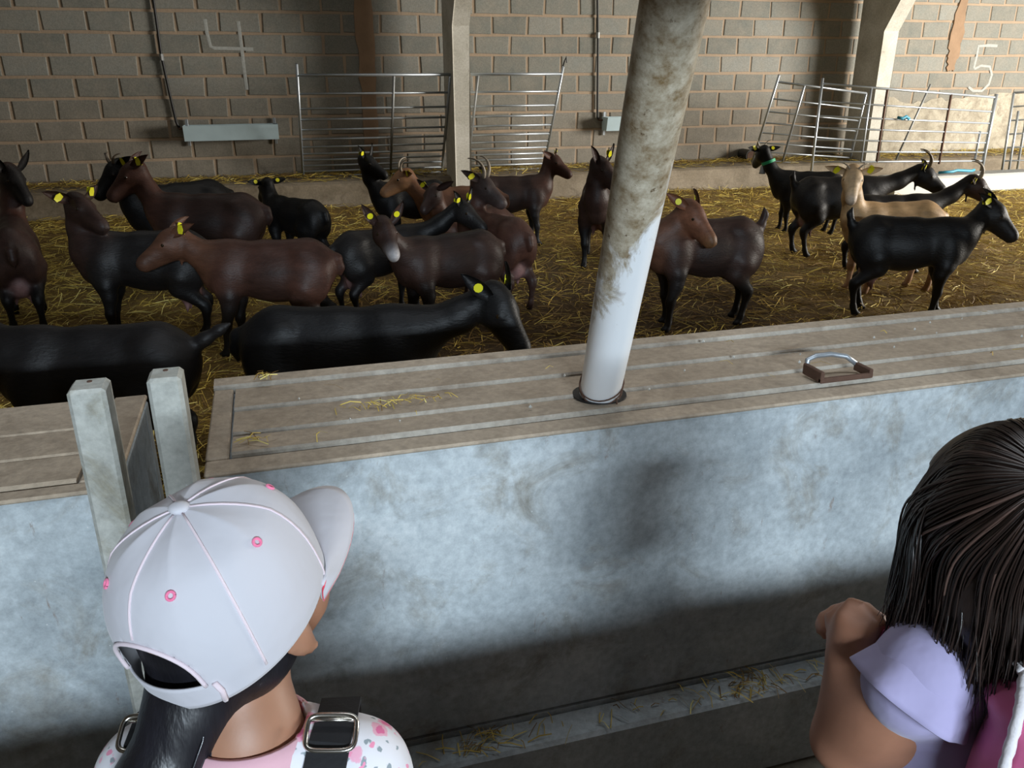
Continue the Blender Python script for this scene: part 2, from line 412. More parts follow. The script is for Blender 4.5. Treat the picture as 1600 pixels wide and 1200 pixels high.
# shell of the barn: ends, roof, the wall with a window band behind the visitors
struct('wall_left', MB().box(-7.2, -7, -1.3, 9.5, -0.1, 4.2), M['shell'])
struct('wall_right', MB().box(13, 13.2, -1.3, 1.4, -0.1, 4.2).box(13, 13.2, 5.4, 9.6, -0.1, 4.2).box(13, 13.2, 1.4, 5.4, 3.3, 4.2), M['shell'])
struct('wall_rear', MB().box(-7, 13, -1.3, -1.2, -0.1, 1.38).box(-7, 13, -1.3, -1.2, 2.05, 4.2).box(-7, -0.95, -1.3, -1.2, 1.38, 2.05)
       .box(2.6, 13, -1.3, -1.2, 1.38, 2.05), M['shell'])
struct('ceiling', MB().add([(-7.2, -1.4, 4.35), (13.2, -1.4, 4.35), (13.2, 4.2, 4.75), (-7.2, 4.2, 4.75), (13.2, 9.7, 4.05), (-7.2, 9.7, 4.05)], [(0, 1, 2, 3), (3, 2, 4, 5)]), M['roof'])

# portal frames: column, haunch and rafter in one pour
def frame(x0, x1, yf, label):
    prof = [(yf, 0.0), (yf, 1.98), (yf - 0.20, 2.3), (yf - 0.75, 3.0), (2.0, 4.2), (2.0, 4.45), (yf - 0.3, 3.85), (yf + 0.42, 3.5), (yf + 0.42, 0.0)]
    V = [(x0, y, z) for y, z in prof] + [(x1, y, z) for y, z in prof]; n = len(prof); c = 0.012
    F = [(0, 1, 7, 8), (1, 2, 6, 7), (2, 3, 6), (3, 4, 5, 6)]
    F += [tuple(i + n for i in f)[::-1] for f in F]
    F += [(i, n + i, n + (i + 1) % n, (i + 1) % n)[::-1] for i in range(n)]
    o = MB().add(V, F).build('portal_column', M['column'])
    md = o.modifiers.new('edge', 'BEVEL'); md.width = 0.012; md.segments = 2; md.limit_method = 'ANGLE'
    return tag(o, label, 'column', 'concrete portal columns', 'structure')
frame(1.885, 2.05, 8.60, 'slim concrete portal column between the two left hay rack gates').name = 'trim_3'
frame(7.05, 7.25, 8.80, 'concrete portal column with flared top behind the right gates').name = 'trim_4'

# ================================================================ bedding
def ground_z(x, y):
    return gz(y) + 0.018 * math.sin(x * 2.3 + y * 1.1) * math.sin(y * 1.9 - x * 0.7) + 0.010 * math.sin(x * 6.1 + 1.3 * y) * math.sin(5.3 * y)
nx, ny = 150, 80
gx = np.linspace(-5.5, 12.9, nx); gy = np.linspace(1.86, 8.84, ny)
V = [(x, y, ground_z(x, y) - 0.012) for y in gy for x in gx]
F = np.array([(j * nx + i, j * nx + i + 1, (j + 1) * nx + i + 1, (j + 1) * nx + i) for j in range(ny - 1) for i in range(nx - 1)])
def bedding_mat():
    m, nt, b = nmat('trampled_bedding'); v = coords(nt)
    c = mix(nt, ramp(nt, noise(nt, v, 2.2, 8, 0.7, 0.5), [(0.35, 0), (0.65, 1)]), (0.085, 0.045, 0.013), (0.25, 0.15, 0.032))
    st = noise(nt, scaled(nt, v, (30, 9, 9)), 3.0, 6, 0.75, 2.5)
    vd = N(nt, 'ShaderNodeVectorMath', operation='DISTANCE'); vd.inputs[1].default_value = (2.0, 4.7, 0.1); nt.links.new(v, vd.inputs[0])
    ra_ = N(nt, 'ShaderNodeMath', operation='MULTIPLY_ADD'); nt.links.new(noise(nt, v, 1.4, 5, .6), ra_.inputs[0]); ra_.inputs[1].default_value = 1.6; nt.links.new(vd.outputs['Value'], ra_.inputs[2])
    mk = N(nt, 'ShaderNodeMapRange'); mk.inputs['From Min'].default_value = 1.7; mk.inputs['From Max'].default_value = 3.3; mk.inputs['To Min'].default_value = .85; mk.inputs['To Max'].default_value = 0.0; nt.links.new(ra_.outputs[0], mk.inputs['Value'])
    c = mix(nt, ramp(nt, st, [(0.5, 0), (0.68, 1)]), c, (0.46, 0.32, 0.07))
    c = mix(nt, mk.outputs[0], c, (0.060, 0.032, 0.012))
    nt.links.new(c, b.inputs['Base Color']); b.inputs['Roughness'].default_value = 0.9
    bump(nt, b, mix(nt, 0.5, st, noise(nt, v, 25, 6, 0.7)), 0.8, 0.02); return m
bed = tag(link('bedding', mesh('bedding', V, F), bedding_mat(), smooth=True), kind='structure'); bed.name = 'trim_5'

def straw(name, pts, length, width, label, parent=None, fresh=None, seed=1, tilt=0.25):
    rg = np.random.default_rng(seed); n = len(pts); P = np.asarray(pts, float)
    th = rg.uniform(0, 2 * np.pi, n); L = rg.uniform(*length, n); W = rg.uniform(*width, n)
    el = np.abs(rg.normal(0, tilt, n)); bend = rg.normal(0, 0.25, n)
    d = np.stack([np.cos(th) * np.cos(el), np.sin(th) * np.cos(el), np.sin(el)], 1)
    s = np.stack([-np.sin(th), np.cos(th), 0 * th], 1); up = np.cross(d, s); up[up[:, 2] < 0] *= -1
    roll = rg.uniform(-0.9, 0.9, n)[:, None]; w = (s * np.cos(roll) + up * np.sin(roll)) * W[:, None]
    mid = P + s * (bend * L * 0.15)[:, None] + up * 0.006
    a = P - d * (L / 2)[:, None]; b = P + d * (L / 2)[:, None]
    a[:, 2] = np.maximum(a[:, 2], P[:, 2] - 0.008); b[:, 2] = np.maximum(b[:, 2], P[:, 2] - 0.008)
    V = np.stack([a - w, a + w, mid - w, mid + w, b - w, b + w], 1).reshape(-1, 3)
    o = (np.arange(n) * 6)[:, None]
    F = np.concatenate([o + np.array([[0, 1, 3, 2]]), o + np.array([[2, 3, 5, 4]])])
    pal = np.array([(0.66, 0.50, 0.10), (0.54, 0.38, 0.065), (0.40, 0.25, 0.04), (0.22, 0.125, 0.028), (0.74, 0.63, 0.20)])
    fr = np.full(n, 0.5) if fresh is None else fresh
    pick = np.where(rg.random(n) < fr, rg.choice([0, 0, 1, 1, 4], n), rg.choice([1, 2, 3, 3, 3], n))
    C = np.repeat(pal[pick] * rg.uniform(0.75, 1.15, (n, 1)), 6, 0)
    ob = link(name, mesh(name, V, F, C), M['straw'], parent)
    return tag(ob, label, None if parent else 'straw', None, 'stuff')
rg = np.random.default_rng(3); n = 52000
yy = 1.95 + 6.8 * rg.random(n) ** 1.05; xx = -3.2 + rg.random(n) * (5.4 + yy * 0.95)
xx = np.where(yy < 4, -1.2 + rg.random(n) * 5.6, xx)
fresh = np.clip(0.05 + 0.20 * np.maximum(xx - 2.9, 0) + 0.30 * np.maximum(0.9 - xx, 0) + 0.16 * np.maximum(yy - 6.0, 0) + rg.normal(0, 0.10, n), 0.04, 0.95)
straw('straw_bedding', [(x, y, ground_z(x, y) + rg.uniform(0, 0.02)) for x, y in zip(xx, yy)], (0.06, 0.2), (0.0014, 0.0028), 'loose yellow straw bedding spread over the goat pen floor', fresh=fresh, seed=5, parent=bed)
n = 5200; xx = rg.uniform(-3, 10.5, n); yy = np.where(rg.random(n) < .7, rg.uniform(9.05, 9.36, n), rg.uniform(8.85, 9.3, n))
straw('straw_on_kerb', np.stack([xx, yy, 0.515 + rg.random(n) * 0.035 * (yy > 9.0)], 1), (0.06, 0.2), (0.0015, 0.003), 'thin line of hay lying on the kerb along the block wall', fresh=np.full(n, .6), seed=6, parent=kerb)

# ================================================================ feeding troughs between visitors and goats
def plank_mesh(x0, x1, y0, y1, zf, zb, t=0.03):
    """sawn lid board, front edge zf high and back edge zb high, softened front arris"""
    V = []; F = []
    for x in (x0, x1): V += [(x, y0, zf - t), (x, y0, zf - 0.004), (x, y0 + 0.005, zf), (x, y1, zb), (x, y1, zb - t)]
    F = [(0, 1, 6, 5), (1, 2, 7, 6), (2, 3, 8, 7), (3, 4, 9, 8), (4, 0, 5, 9), (0, 4, 3, 2, 1), (5, 6, 7, 8, 9)]
    return V, F
def plank(name, parent, x0, x1, y0, y1, zf, zb, mat, edge=None, t=0.03):
    V, F = plank_mesh(x0, x1, y0, y1, zf, zb, t); me = mesh(name, V, F); me.materials.append(mat)
    if edge is not None:
        me.materials.append(edge)
        for i in (0, 1): me.polygons[i].material_index = 1
    return link(name, me, None, parent)
t = empty('feed_trough', (0, 1.62, 0), label='long grey concrete feed trough with slatted brown lid under the leaning white pipe', cat='trough')
def local(o, par): o.matrix_parent_inverse = Matrix.Translation(par.location).inverted(); return o
X1 = 4.2
local(MB().box(-0.16, X1, 1.395, 1.47, 0.245, 0.925, 0.006).build('front_wall', M['trough_wall'], t), t)
local(MB().box(-0.16, X1, 1.785, 1.85, 0.0, 0.925, 0.006).build('rear_wall', M['trough_wall'], t), t)
local(MB().box(-0.16, -0.10, 1.471, 1.784, 0.0, 0.924, 0.004).build('end_wall', M['trough_wall'], t), t)
local(MB().box(-0.16, X1, 1.392, 1.449, 0.9255, 0.934, 0.003).build('front_rim', M['trough_top'], t), t)
local(plank('rear_rim', t, -0.16, X1, 1.806, 1.853, 0.946, 0.948, M['trough_top'], M['lid_edge'], 0.026), t)
local(MB().box(-0.16, -0.119, 1.4495, 1.805, 0.9255, 0.938, 0.003).build('end_rim', M['trough_top'], t), t)
for k, (a, b) in enumerate(((1.452, 1.541), (1.542, 1.668), (1.669, 1.804))):
    local(plank('lid_board', t, -0.114, X1, a, b, 0.9425 + 0.001 * k, 0.9365, M['trough_top'], M['lid_edge']), t)
hx = MB().box(1.125, 1.262, 1.442, 1.452, 0.9455, 0.957, 0.002).box(1.125, 1.135, 1.443, 1.512, 0.946, 0.972, 0.002).box(1.252, 1.262, 1.443, 1.500, 0.946, 0.966, 0.002)
h = hx.build('lid_handle', M['rust'], t); local(h, t); h['label'] = 'rusty angle-iron lid handle with a bent bright bar'
hb = MB().tube([(1.133, 1.508, .955), (1.136, 1.512, .978), (1.16, 1.516, .984), (1.2, 1.516, .984), (1.235, 1.508, .978), (1.256, 1.498, .962)], 0.006, 8).build('handle_bar', M['steel'], h, smooth=True)
t2 = empty('feed_trough', (-1.6, 1.62, 0), label='second concrete feed trough at far left behind the concrete post', cat='trough')
local(MB().box(-5.0, -0.335, 1.392, 1.46, 0.0, 0.925, 0.006).build('front_wall', M['trough_wall'], t2), t2)
local(MB().box(-5.0, -0.30, 1.775, 1.83, 0.0, 0.925, 0.006).build('rear_wall', M['trough_wall'], t2), t2)
local(MB().box(-0.36, -0.30, 1.461, 1.774, 0.0, 0.924, 0.004).build('end_wall', M['trough_wall'], t2), t2)
local(MB().box(-5.0, -0.335, 1.388, 1.424, 0.9255, 0.934, 0.003).build('front_rim', M['trough_top'], t2), t2)
local(MB().box(-0.365, -0.30, 1.4245, 1.83, 0.9255, 0.936, 0.003).build('end_rim', M['trough_top'], t2), t2)
for a, b in ((1.431, 1.541), (1.546, 1.664), (1.667, 1.83)):
    local(plank('lid_board', t2, -5.0, -0.370, a, b, 0.938, 0.936, M['trough_top']), t2)
# plinth with the straw-dusted ledge in front of the long trough
plinth = struct('trim_6', MB().box(-0.25, X1, 1.308, 1.394, 0.0, 0.236, 0.008).box(-0.155, X1, 1.3945, 1.47, 0.0, 0.243), M['trough_wall'])
def cpost(x0, x1, y0, y1, z1, label):
    o = MB().box(x0, x1, y0, y1, 0.0, z1, 0.006).build('concrete_post', M['post'])
    tag(o, label, 'post', 'slot posts between the troughs'); h = MB().tube([((x0 + x1) / 2, (y0 + y1) / 2 + .01, z1 - .004), ((x0 + x1) / 2, (y0 + y1) / 2 + .01, z1 + .0015)], 0.004, 8).build('bolt', M['rust'], o)
    return o
cpost(-0.332, -0.276, 1.325, 1.385, 1.135, 'weathered square concrete post standing against the left trough')
cpost(-0.216, -0.164, 1.325, 1.385, 1.142, 'weathered square concrete post at the end of the long trough')
# leaning plastic pipe, its foot tied with wire
B = Vector((0.64, 1.535, 0.94)); D = Vector((-.14929, -.56854, .809)).normalized()
def pipe_mat():
    m, nt, b = nmat('dirty_pvc'); v = coords(nt)
    sep = N(nt, 'ShaderNodeSeparateXYZ'); nt.links.new(v, sep.inputs[0])
    ad = N(nt, 'ShaderNodeMath', operation='MULTIPLY_ADD'); nt.links.new(noise(nt, scaled(nt, v, (1, 1, .45)), 13, 9, 0.72, 0.7), ad.inputs[0]); ad.inputs[1].default_value = 0.75
    sx = N(nt, 'ShaderNodeMath', operation='MULTIPLY_ADD'); nt.links.new(sep.outputs['X'], sx.inputs[0]); sx.inputs[1].default_value = -3.2; nt.links.new(sep.outputs['Z'], sx.inputs[2])
    nt.links.new(sx.outputs[0], ad.inputs[2])
    mr = N(nt, 'ShaderNodeMapRange'); mr.inputs['From Min'].default_value = 0.84; mr.inputs['From Max'].default_value = 0.93; nt.links.new(ad.outputs[0], mr.inputs['Value'])
    dirt = mix(nt, ramp(nt, noise(nt, v, 30, 7, 0.75), [(0.35, 0), (0.66, 1)]), (0.21, 0.14, 0.065), (0.62, 0.56, 0.44))
    dirt = mix(nt, ramp(nt, noise(nt, v, 75, 4, 0.7), [(0.6, 0), (0.7, 1)]), dirt, (0.12, 0.075, 0.035))
    c = mix(nt, mr.outputs[0], (0.88, 0.90, 0.92), dirt)
    c = mix(nt, ramp(nt, noise(nt, v, 50, 3, 0.5), [(0.74, 0), (0.78, 1)]), c, (0.10, 0.06, 0.03))
    nt.links.new(c, b.inputs['Base Color']); b.inputs['Roughness'].default_value = 0.38
    bump(nt, b, noise(nt, v, 40, 6, 0.7), 0.15, 0.002); return m
pl = 2.6
pm = MB(); nr = 40
ring = [0, 0.002] + [pl * i / 12 for i in range(1, 13)]
Vp = []; Fp = []
for i, z in enumerate(ring):
    for j in range(nr): th = 2 * math.pi * j / nr; Vp.append((0.0432 * math.cos(th), 0.0432 * math.sin(th), z))
for i in range(len(ring) - 1):
    for j in range(nr): Fp.append((i * nr + j, i * nr + (j + 1) % nr, (i + 1) * nr + (j + 1) % nr, (i + 1) * nr + j))
Fp.append(tuple(range(nr))[::-1])
pipe = empty('feed_pipe', B, label='thick white plastic pipe leaning from the trough lid, dirt-stained above', cat='pipe')
po = link('pipe_tube', mesh('pipe_tube', Vp, Fp), pipe_mat(), pipe, smooth=False)
for p in po.data.polygons: p.use_smooth = len(p.vertices) == 4
q = Vector((0, 0, 1)).rotation_difference(D)
po.rotation_mode = 'QUATERNION'; po.rotation_quaternion = q
wr = MB()
for k in range(3):
    pts = [tuple(q @ Vector((0.0455 * math.cos(t_), 0.0455 * math.sin(t_), 0.034 + 0.006 * k + 0.012 * math.sin(t_ + k)))) for t_ in [2 * math.pi * i / 28 for i in range(29)]]
    wr.tube(pts, 0.0016, 6)
wr.tube([tuple(q @ Vector((0.018, -0.043, 0.045))), tuple(q @ Vector((0.017, -0.055, 0.03))), tuple(q @ Vector((0.024, -0.052, 0.008)))], 0.0018, 6)
wr.build('tie_wire', M['rust'], pipe, smooth=True)
MB().tube([(0, 0, -0.0005), (0, 0, 0.0035)], 0.058, 28).build('socket_hole', M['black_rubber'], pipe)
# scraps of straw and crumbs lying on the trough
rg2 = np.random.default_rng(8)
pts = [(0.21 + rg2.normal(0, .05), 1.60 + rg2.normal(0, .012), .948) for _ in range(46)] + [(-0.05 + rg2.normal(0, .012), 1.815 + rg2.normal(0, .008), .958) for _ in range(26)] + [(-0.07 + rg2.normal(0, .012), 1.49 + rg2.normal(0, .01), .947) for _ in range(12)] + [(rg2.uniform(-.1, 2.4), rg2.uniform(1.46, 1.8), .949) for _ in range(26)]
straw('straw_wisps', pts, (0.012, 0.05), (0.0006, 0.0012), 'small wisps of straw scattered on the slatted trough lid', seed=9, tilt=0.12)
pts = [(x, rg2.uniform(1.315, 1.39), .24) for x in np.concatenate([rg2.uniform(-.1, 2.6, 160), rg2.normal(.95, .05, 60), rg2.normal(.32, .05, 50)])] + [(rg2.uniform(.2, 2.4), rg2.uniform(1.1, 1.3), .003) for _ in range(220)]
straw('straw_on_ledge', pts, (0.015, 0.06), (0.0007, 0.0014), 'short straw bits on the plinth ledge below the long trough', seed=10, tilt=0.1, parent=plinth)
cr = MB()
for _ in range(26):
    x = rg2.uniform(-.05, 2.6); y = rg2.uniform(1.46, 1.8); r = rg2.uniform(.0015, .0042)
    cr.add([(x + r, y, .9475), (x, y + r, .9475), (x - r, y, .9475), (x, y - r * 1.2, .9475), (x, y, .9475 + r * 1.3), (x, y, .943)], [(0, 1, 4), (1, 2, 4), (2, 3, 4), (3, 0, 4), (1, 0, 5), (2, 1, 5), (3, 2, 5), (0, 3, 5)])
tag(cr.build('crumbs', M['white_plastic']), 'pale crumbs and droppings sprinkled on the trough lid', 'crumbs', kind='stuff')

# ================================================================ along the back wall
def water_trough(x0, label):
    o = empty('drinking_trough', (x0 + 0.46, 9.28, 0.9), label=label, cat='trough', group='wall drinking troughs')
    m = MB(); w = 0.46
    m.add([(-w, -.11, .16), (w, -.11, .16), (w, -.075, .01), (-w, -.075, .01), (-w, .075, .16), (w, .075, .16), (w, .06, .01), (-w, .06, .01),
           (-w + .006, -.103, .16), (w - .006, -.103, .16), (w - .006, -.07, .02), (-w + .006, -.07, .02), (-w + .006, .068, .16), (w - .006, .068, .16), (w - .006, .055, .02), (-w + .006, .055, .02)],
          [(0, 3, 2, 1), (4, 5, 6, 7), (3, 7, 6, 2), (0, 4, 7, 3), (1, 2, 6, 5), (8, 9, 10, 11), (12, 15, 14, 13), (11, 10, 14, 15), (8, 11, 15, 12), (9, 13, 14, 10), (0, 1, 9, 8), (1, 5, 13, 9), (5, 4, 12, 13), (4, 0, 8, 12)])
    m.build('basin', M['zinc_sheet'], o)
    for x in (-w + .03, w - .03):
        MB().box(x - .014, x + .014, .066, .083, -.045, .215, .002).build('bracket', M['steel'], o)
    MB().tube([(-w - .05, .05, .125), (-w + .012, .05, .125)], .011, 8).build('inlet', M['rust'], o)
    return o
water_trough(-0.757, 'pale blue zinc drinking trough on the block wall below chalk number four')
water_trough(3.80, 'zinc drinking trough on the block wall partly hidden by the white pipe')
def hose(pts, joints, label):
    o = MB().tube(pts, 0.013, 8).build('water_hose', M['black_rubber'], smooth=True); tag(o, label, 'hose', 'water hoses on the block wall')
    for p in joints: MB().tube([(p[0], p[1], p[2] - .03), (p[0], p[1], p[2] + .03)], 0.022, 8).build('coupling', M['steel_dull'], o)
hose([(-.874, 9.355, 2.9), (-.874, 9.355, 2.2), (-.875, 9.355, 1.72), (-.852, 9.355, 1.4), (-.825, 9.355, 1.09), (-.80, 9.34, 1.025)], [(-.875, 9.355, 1.7)], 'dark water hose running down the wall to the left drinking trough')
hose([(3.70, 9.355, 2.9), (3.70, 9.355, 2.29), (3.72, 9.355, 1.9), (3.735, 9.355, 1.4), (3.745, 9.355, 1.06), (3.76, 9.34, 1.025)], [(3.717, 9.355, 1.93)], 'black water hose running down the wall beside the white pipe')

def gate(label, bl, br, tl, tr, fr, verts, rr=0.011, vr=0.014, group=None, name='hay_rack_gate', diag=None, ext=0.06, wide=()):
    bl, br, tl, tr = map(Vector, (bl, br, tl, tr)); base = (bl + br) / 2; base.z = min(bl.z, br.z)
    o = empty(name, base, label=label, cat='gate', group=group)
    pt = lambda u, v: bl.lerp(br, u).lerp(tl.lerp(tr, u), v) - base
    for v in fr: MB().tube([pt(0, v), pt(1, v)], rr * (1.35 if v > .97 else 1), 8).build('rail', M['steel'], o, smooth=True)
    for u, v0, v1, mt in verts:
        r_ = vr * 1.5 if u in wide else vr
        MB().tube([pt(u, v0), pt(u, v1)], r_, 8).build('stile' if u in (0, 1) else 'upright', mt, o, smooth=True)
    if diag: MB().tube([pt(*diag[0]), pt(*diag[1])], vr * .8, 8).build('brace', M['steel_dull'], o, smooth=True)
    return o
d = Vector((.00776, -.475, .88)); Lg = 1.15
fr12 = [0.0, .055, .115, .175, .24, .31, .39, .485, .585, .69, .83, 1.0]
b0, b1 = Vector((.37, 9.22, .52)), Vector((1.865, 9.22, .52)); b2, b3 = Vector((2.075, 9.22, .52)), Vector((3.05, 9.22, .52))
gate('leaning hay rack gate left of the slim column with twelve rails', b0, b1, b0 + d * Lg, b1 + d * Lg, fr12, [(0, 0, 1.1, M['steel']), (.62, 0.0, 1.0, M['steel_dull']), (1, 0, 1, M['steel'])], group='hay rack gates')
gate('leaning hay rack gate right of the slim column with a hooked stile', b2, b3, b2 + d * Lg, b3 + d * Lg, fr12, [(0.08, 0, 1.0, M['steel_dull']), (1, 0, 1.07, M['steel'])], group='hay rack gates')
bpy.context.view_layer.update()
MB().tube([(3.06, 8.675, 1.57), (3.075, 8.64, 1.66), (3.09, 8.63, 1.70), (3.10, 8.64, 1.64)], .008, 6).build('gate_hook', M['black_rubber']).name = 'gate_hook'
tag(bpy.data.objects['gate_hook'], 'black bent hook on the corner of the hooked gate', 'hook')
gate('leaning gate with pale uprights beside the green collared goat', (5.62, 9.0, .55), (6.98, 9.0, .44), (5.50, 8.48, 1.44), (6.68, 8.48, 1.31), [0.0, .12, .24, .37, .50, .64, .80, 1.0], [(0, -.02, 1.08, M['steel']), (.30, -.03, 1.0, M['steel']), (1, 0, 1, M['steel'])], rr=.009, group='gates by the flared column')
gate('upright metal gate with wide end post behind the horned goats', (5.95, 8.3, .26), (8.35, 8.3, .24), (5.95, 8.3, 1.42), (8.35, 8.3, 1.25), [0.28, .38, .49, .60, .71, .84, 1.0], [(0, 0, 1.05, M['steel']), (.27, .28, 1.0, M['steel']), (.36, .28, 1, M['rust']), (.73, .25, 1.0, M['rust']), (.945, .3, .62, M['steel']), (1, 0, 1.04, M['steel'])], rr=.010, group='gates by the flared column', diag=((.47, .3), (.60, 1.08)), wide=(1,))
gate('narrow metal gate at the right edge of the pen', (8.62, 8.25, .26), (9.6, 8.2, .24), (8.55, 8.25, 1.30), (9.6, 8.2, 1.36), [.1, .25, .4, .55, .7, .85, 1.0], [(0, 0, 1, M['steel']), (.10, 0, .8, M['steel']), (.22, 0, 1.12, M['steel']), (1, 0, 1, M['steel'])], rr=.010, group='gates by the flared column')
w = MB().box(-1.05, 1.05, -.16, .16, 0.0, .20, .02).build('floor_trough_shell', M['white_plastic'], loc=(7.75, 7.98, gz(8.0)))
w.data.name = 'floor_trough'; w.name = 'floor_trough'; tag(w, 'low white trough on the straw in front of the upright gate', 'trough')
MB().box(-1.02, 1.02, -.13, .13, .201, .204).build('trough_lining', M['steel_dull'], w)
rp = MB().tube([(6.98, 8.27, 1.05), (7.03, 8.24, 1.04), (7.10, 8.27, 1.06), (7.14, 8.26, 1.03)], .018, 7).build('twine_knot', M['blue_plastic'], smooth=True); tag(rp, 'blue twine knotted on the upright gate at the flared column', 'twine')
rp = MB().tube([(7.35, 7.9, .465), (7.5, 7.86, .475), (7.62, 7.92, .48), (7.8, 7.9, .468), (7.9, 7.96, .47)], .016, 7).build('blue_rag', M['blue_plastic'], smooth=True, parent=None); tag(rp, 'blue plastic strip lying on the low white trough', 'strip')
pe = MB().tube([(5.69, 9.16, .585), (5.69, 9.36, .585)], .068, 20).build('drain_pipe_end', M['black_rubber']); tag(pe, 'dark round pipe end lying on the kerb under the leaning gate', 'pipe')
MB().tube([(5.69, 9.155, .585), (5.69, 9.17, .585)], .055, 20).build('pipe_mouth', M['rust'], pe)
# ================================================================ the goats
GOATS = {
    'edge': ((-1.517, 5.63, 0.118), 101.9, 0.93, (0.364, -0.052, 0.971), (0.241, -0.122, 0.833)),
    'A': ((-0.636, 6.496, 0.16), 208.9, 1.00, (0.383, -0.009, 0.836), (0.522, 0.005, 0.722)),
    'B': ((-0.422, 6.034, 0.138), 165.9, 1.00, (0.453, -0.025, 0.857), (0.592, 0.053, 0.725)),
    'C': ((-0.731, 5.103, 0.093), 171.9, 0.96, (0.329, -0.033, 0.87), (0.123, 0.114, 0.741)),
    'D': ((-0.053, 4.722, 0.075), 167.9, 0.96, (0.487, 0.018, 0.727), (0.716, 0.112, 0.584)),
    'E': ((0.176, 6.465, 0.158), 128.9, 0.80, (0.398, -0.026, 0.796), (0.562, -0.081, 0.669)),
    'F': ((1.115, 6.797, 0.174), 188.9, 0.84, (0.417, -0.046, 0.914), (0.283, 0.088, 0.81)),
    'G': ((1.434, 6.366, 0.153), 178.9, 0.88, (0.491, 0.004, 0.809), (0.788, 0.031, 0.635)),
    'H': ((1.393, 5.784, 0.126), 198.9, 0.80, (0.41, 0.021, 0.891), (0.615, 0.141, 0.747)),
    'I': ((1.405, 5.27, 0.101), 111.9, 0.90, (0.227, -0.055, 0.898), (-0.022, -0.167, 0.72)),
    'J': ((0.655, 5.209, 0.098), 18.9, 0.84, (0.6, -0.184, 0.818), (0.726, -0.431, 0.646)),
    'K': ((0.98, 4.764, 0.077), 195.9, 0.91, (0.468, 0.071, 0.807), (0.492, 0.306, 0.656)),
    'L': ((0.22, 3.215, 0.05), -14.1, 1.00, (0.628, 0.007, 0.723), (0.735, -0.092, 0.56)),
    'M': ((-0.702, 3.293, 0.05), 169.9, 0.97, (0.541, -0.069, 0.767), (0.694, -0.023, 0.607)),
    'N': ((1.974, 6.803, 0.174), -8.1, 0.86, (0.399, 0.048, 0.849), (0.576, -0.066, 0.718)),
    'O': ((2.472, 6.101, 0.141), 245.9, 0.98, (0.333, 0.017, 0.84), (0.454, 0.177, 0.699)),
    'P': ((2.532, 4.521, 0.065), 179.9, 1.00, (0.148, 0.078, 0.765), (0.066, 0.252, 0.61)),
    'Q': ((4.707, 6.604, 0.165), 151.9, 0.82, (0.499, -0.062, 0.905), (0.549, -0.182, 0.797)),
    'R': ((4.462, 5.834, 0.128), -13.1, 0.95, (0.756, 0.025, 0.745), (0.954, -0.07, 0.584)),
    'S': ((4.19, 4.848, 0.081), 171.9, 0.95, (0.398, 0.054, 0.917), (0.498, 0.255, 0.742)),
    'U': ((4.547, 5.285, 0.102), -12.1, 0.88, (0.729, 0.021, 0.81), (0.932, -0.096, 0.64)),
    'V': ((3.949, 4.369, 0.058), -28.1, 0.96, (0.48, 0.088, 0.758), (0.636, 0.027, 0.606)),
}
BLACK = (0.0042, 0.0040, 0.0045); SOOT = (0.010, 0.0085, 0.0085); DARK = (0.032, 0.016, 0.0125); BROWN = (0.062, 0.027, 0.019)
RED = (0.10, 0.044, 0.026); TAN = (0.30, 0.155, 0.075); GOLD = (0.43, 0.27, 0.13); PINK = (0.20, 0.11, 0.105); GREY = (0.07, 0.066, 0.07)
def nrm(v): v = np.asarray(v, float); return v / np.linalg.norm(v)

def leaf(root, u, w, n, L, W, col, col2):
    """cupped ear with thickness: quad grid"""
    V = []; C = []; nu, nv = 8, 5
    for side in (0, 1):
        for i in range(nu):
            t = i / (nu - 1); wd = W * (math.sin(math.pi * min(t * 0.86 + 0.14, 1.0)) ** 0.75) * (1 - 0.25 * t)
            for j in range(nv):
                s = (j / (nv - 1) - 0.5) * 2
                p = root + u * (L * t) + w * (wd * s) + n * (0.020 * s * s * (1 - t * .5) - 0.018 * t * t) + n * ((0.004 if side else -0.003) * (1 - .5 * t) * (1 - 0.8 * s * s))
                V.append(p); C.append(col2 if side else col)
    F = []
    for side in (0, 1):
        o = side * nu * nv
        for i in range(nu - 1):
            for j in range(nv - 1):
                q = (o + i * nv + j, o + i * nv + j + 1, o + (i + 1) * nv + j + 1, o + (i + 1) * nv + j); F.append(q if side else q[::-1])
    o = nu * nv
    for i in range(nu - 1):
        for j in (0, nv - 1):
            q = (i * nv + j, (i + 1) * nv + j, o + (i + 1) * nv + j, o + i * nv + j); F.append(q if j == 0 else q[::-1])
    j = nu * nv - nv
    for k in range(nv - 1): F.append((j + k, j + k + 1, o + j + k + 1, o + j + k))
    return np.array(V), np.array(F), np.array(C, float)

def ball(c, r, nu=10, nv=7, sc=(1, 1, 1)):
    V = []; F = []
    for i in range(nv + 1):
        ph = math.pi * i / nv
        for j in range(nu):
            th = 2 * math.pi * j / nu
            V.append((c[0] + r * sc[0] * math.sin(ph) * math.cos(th), c[1] + r * sc[1] * math.sin(ph) * math.sin(th), c[2] + r * sc[2] * math.cos(ph)))
    for i in range(nv):
        for j in range(nu): F.append((i * nu + j, (i + 1) * nu + j, (i + 1) * nu + (j + 1) % nu, i * nu + (j + 1) % nu))
    return V, F

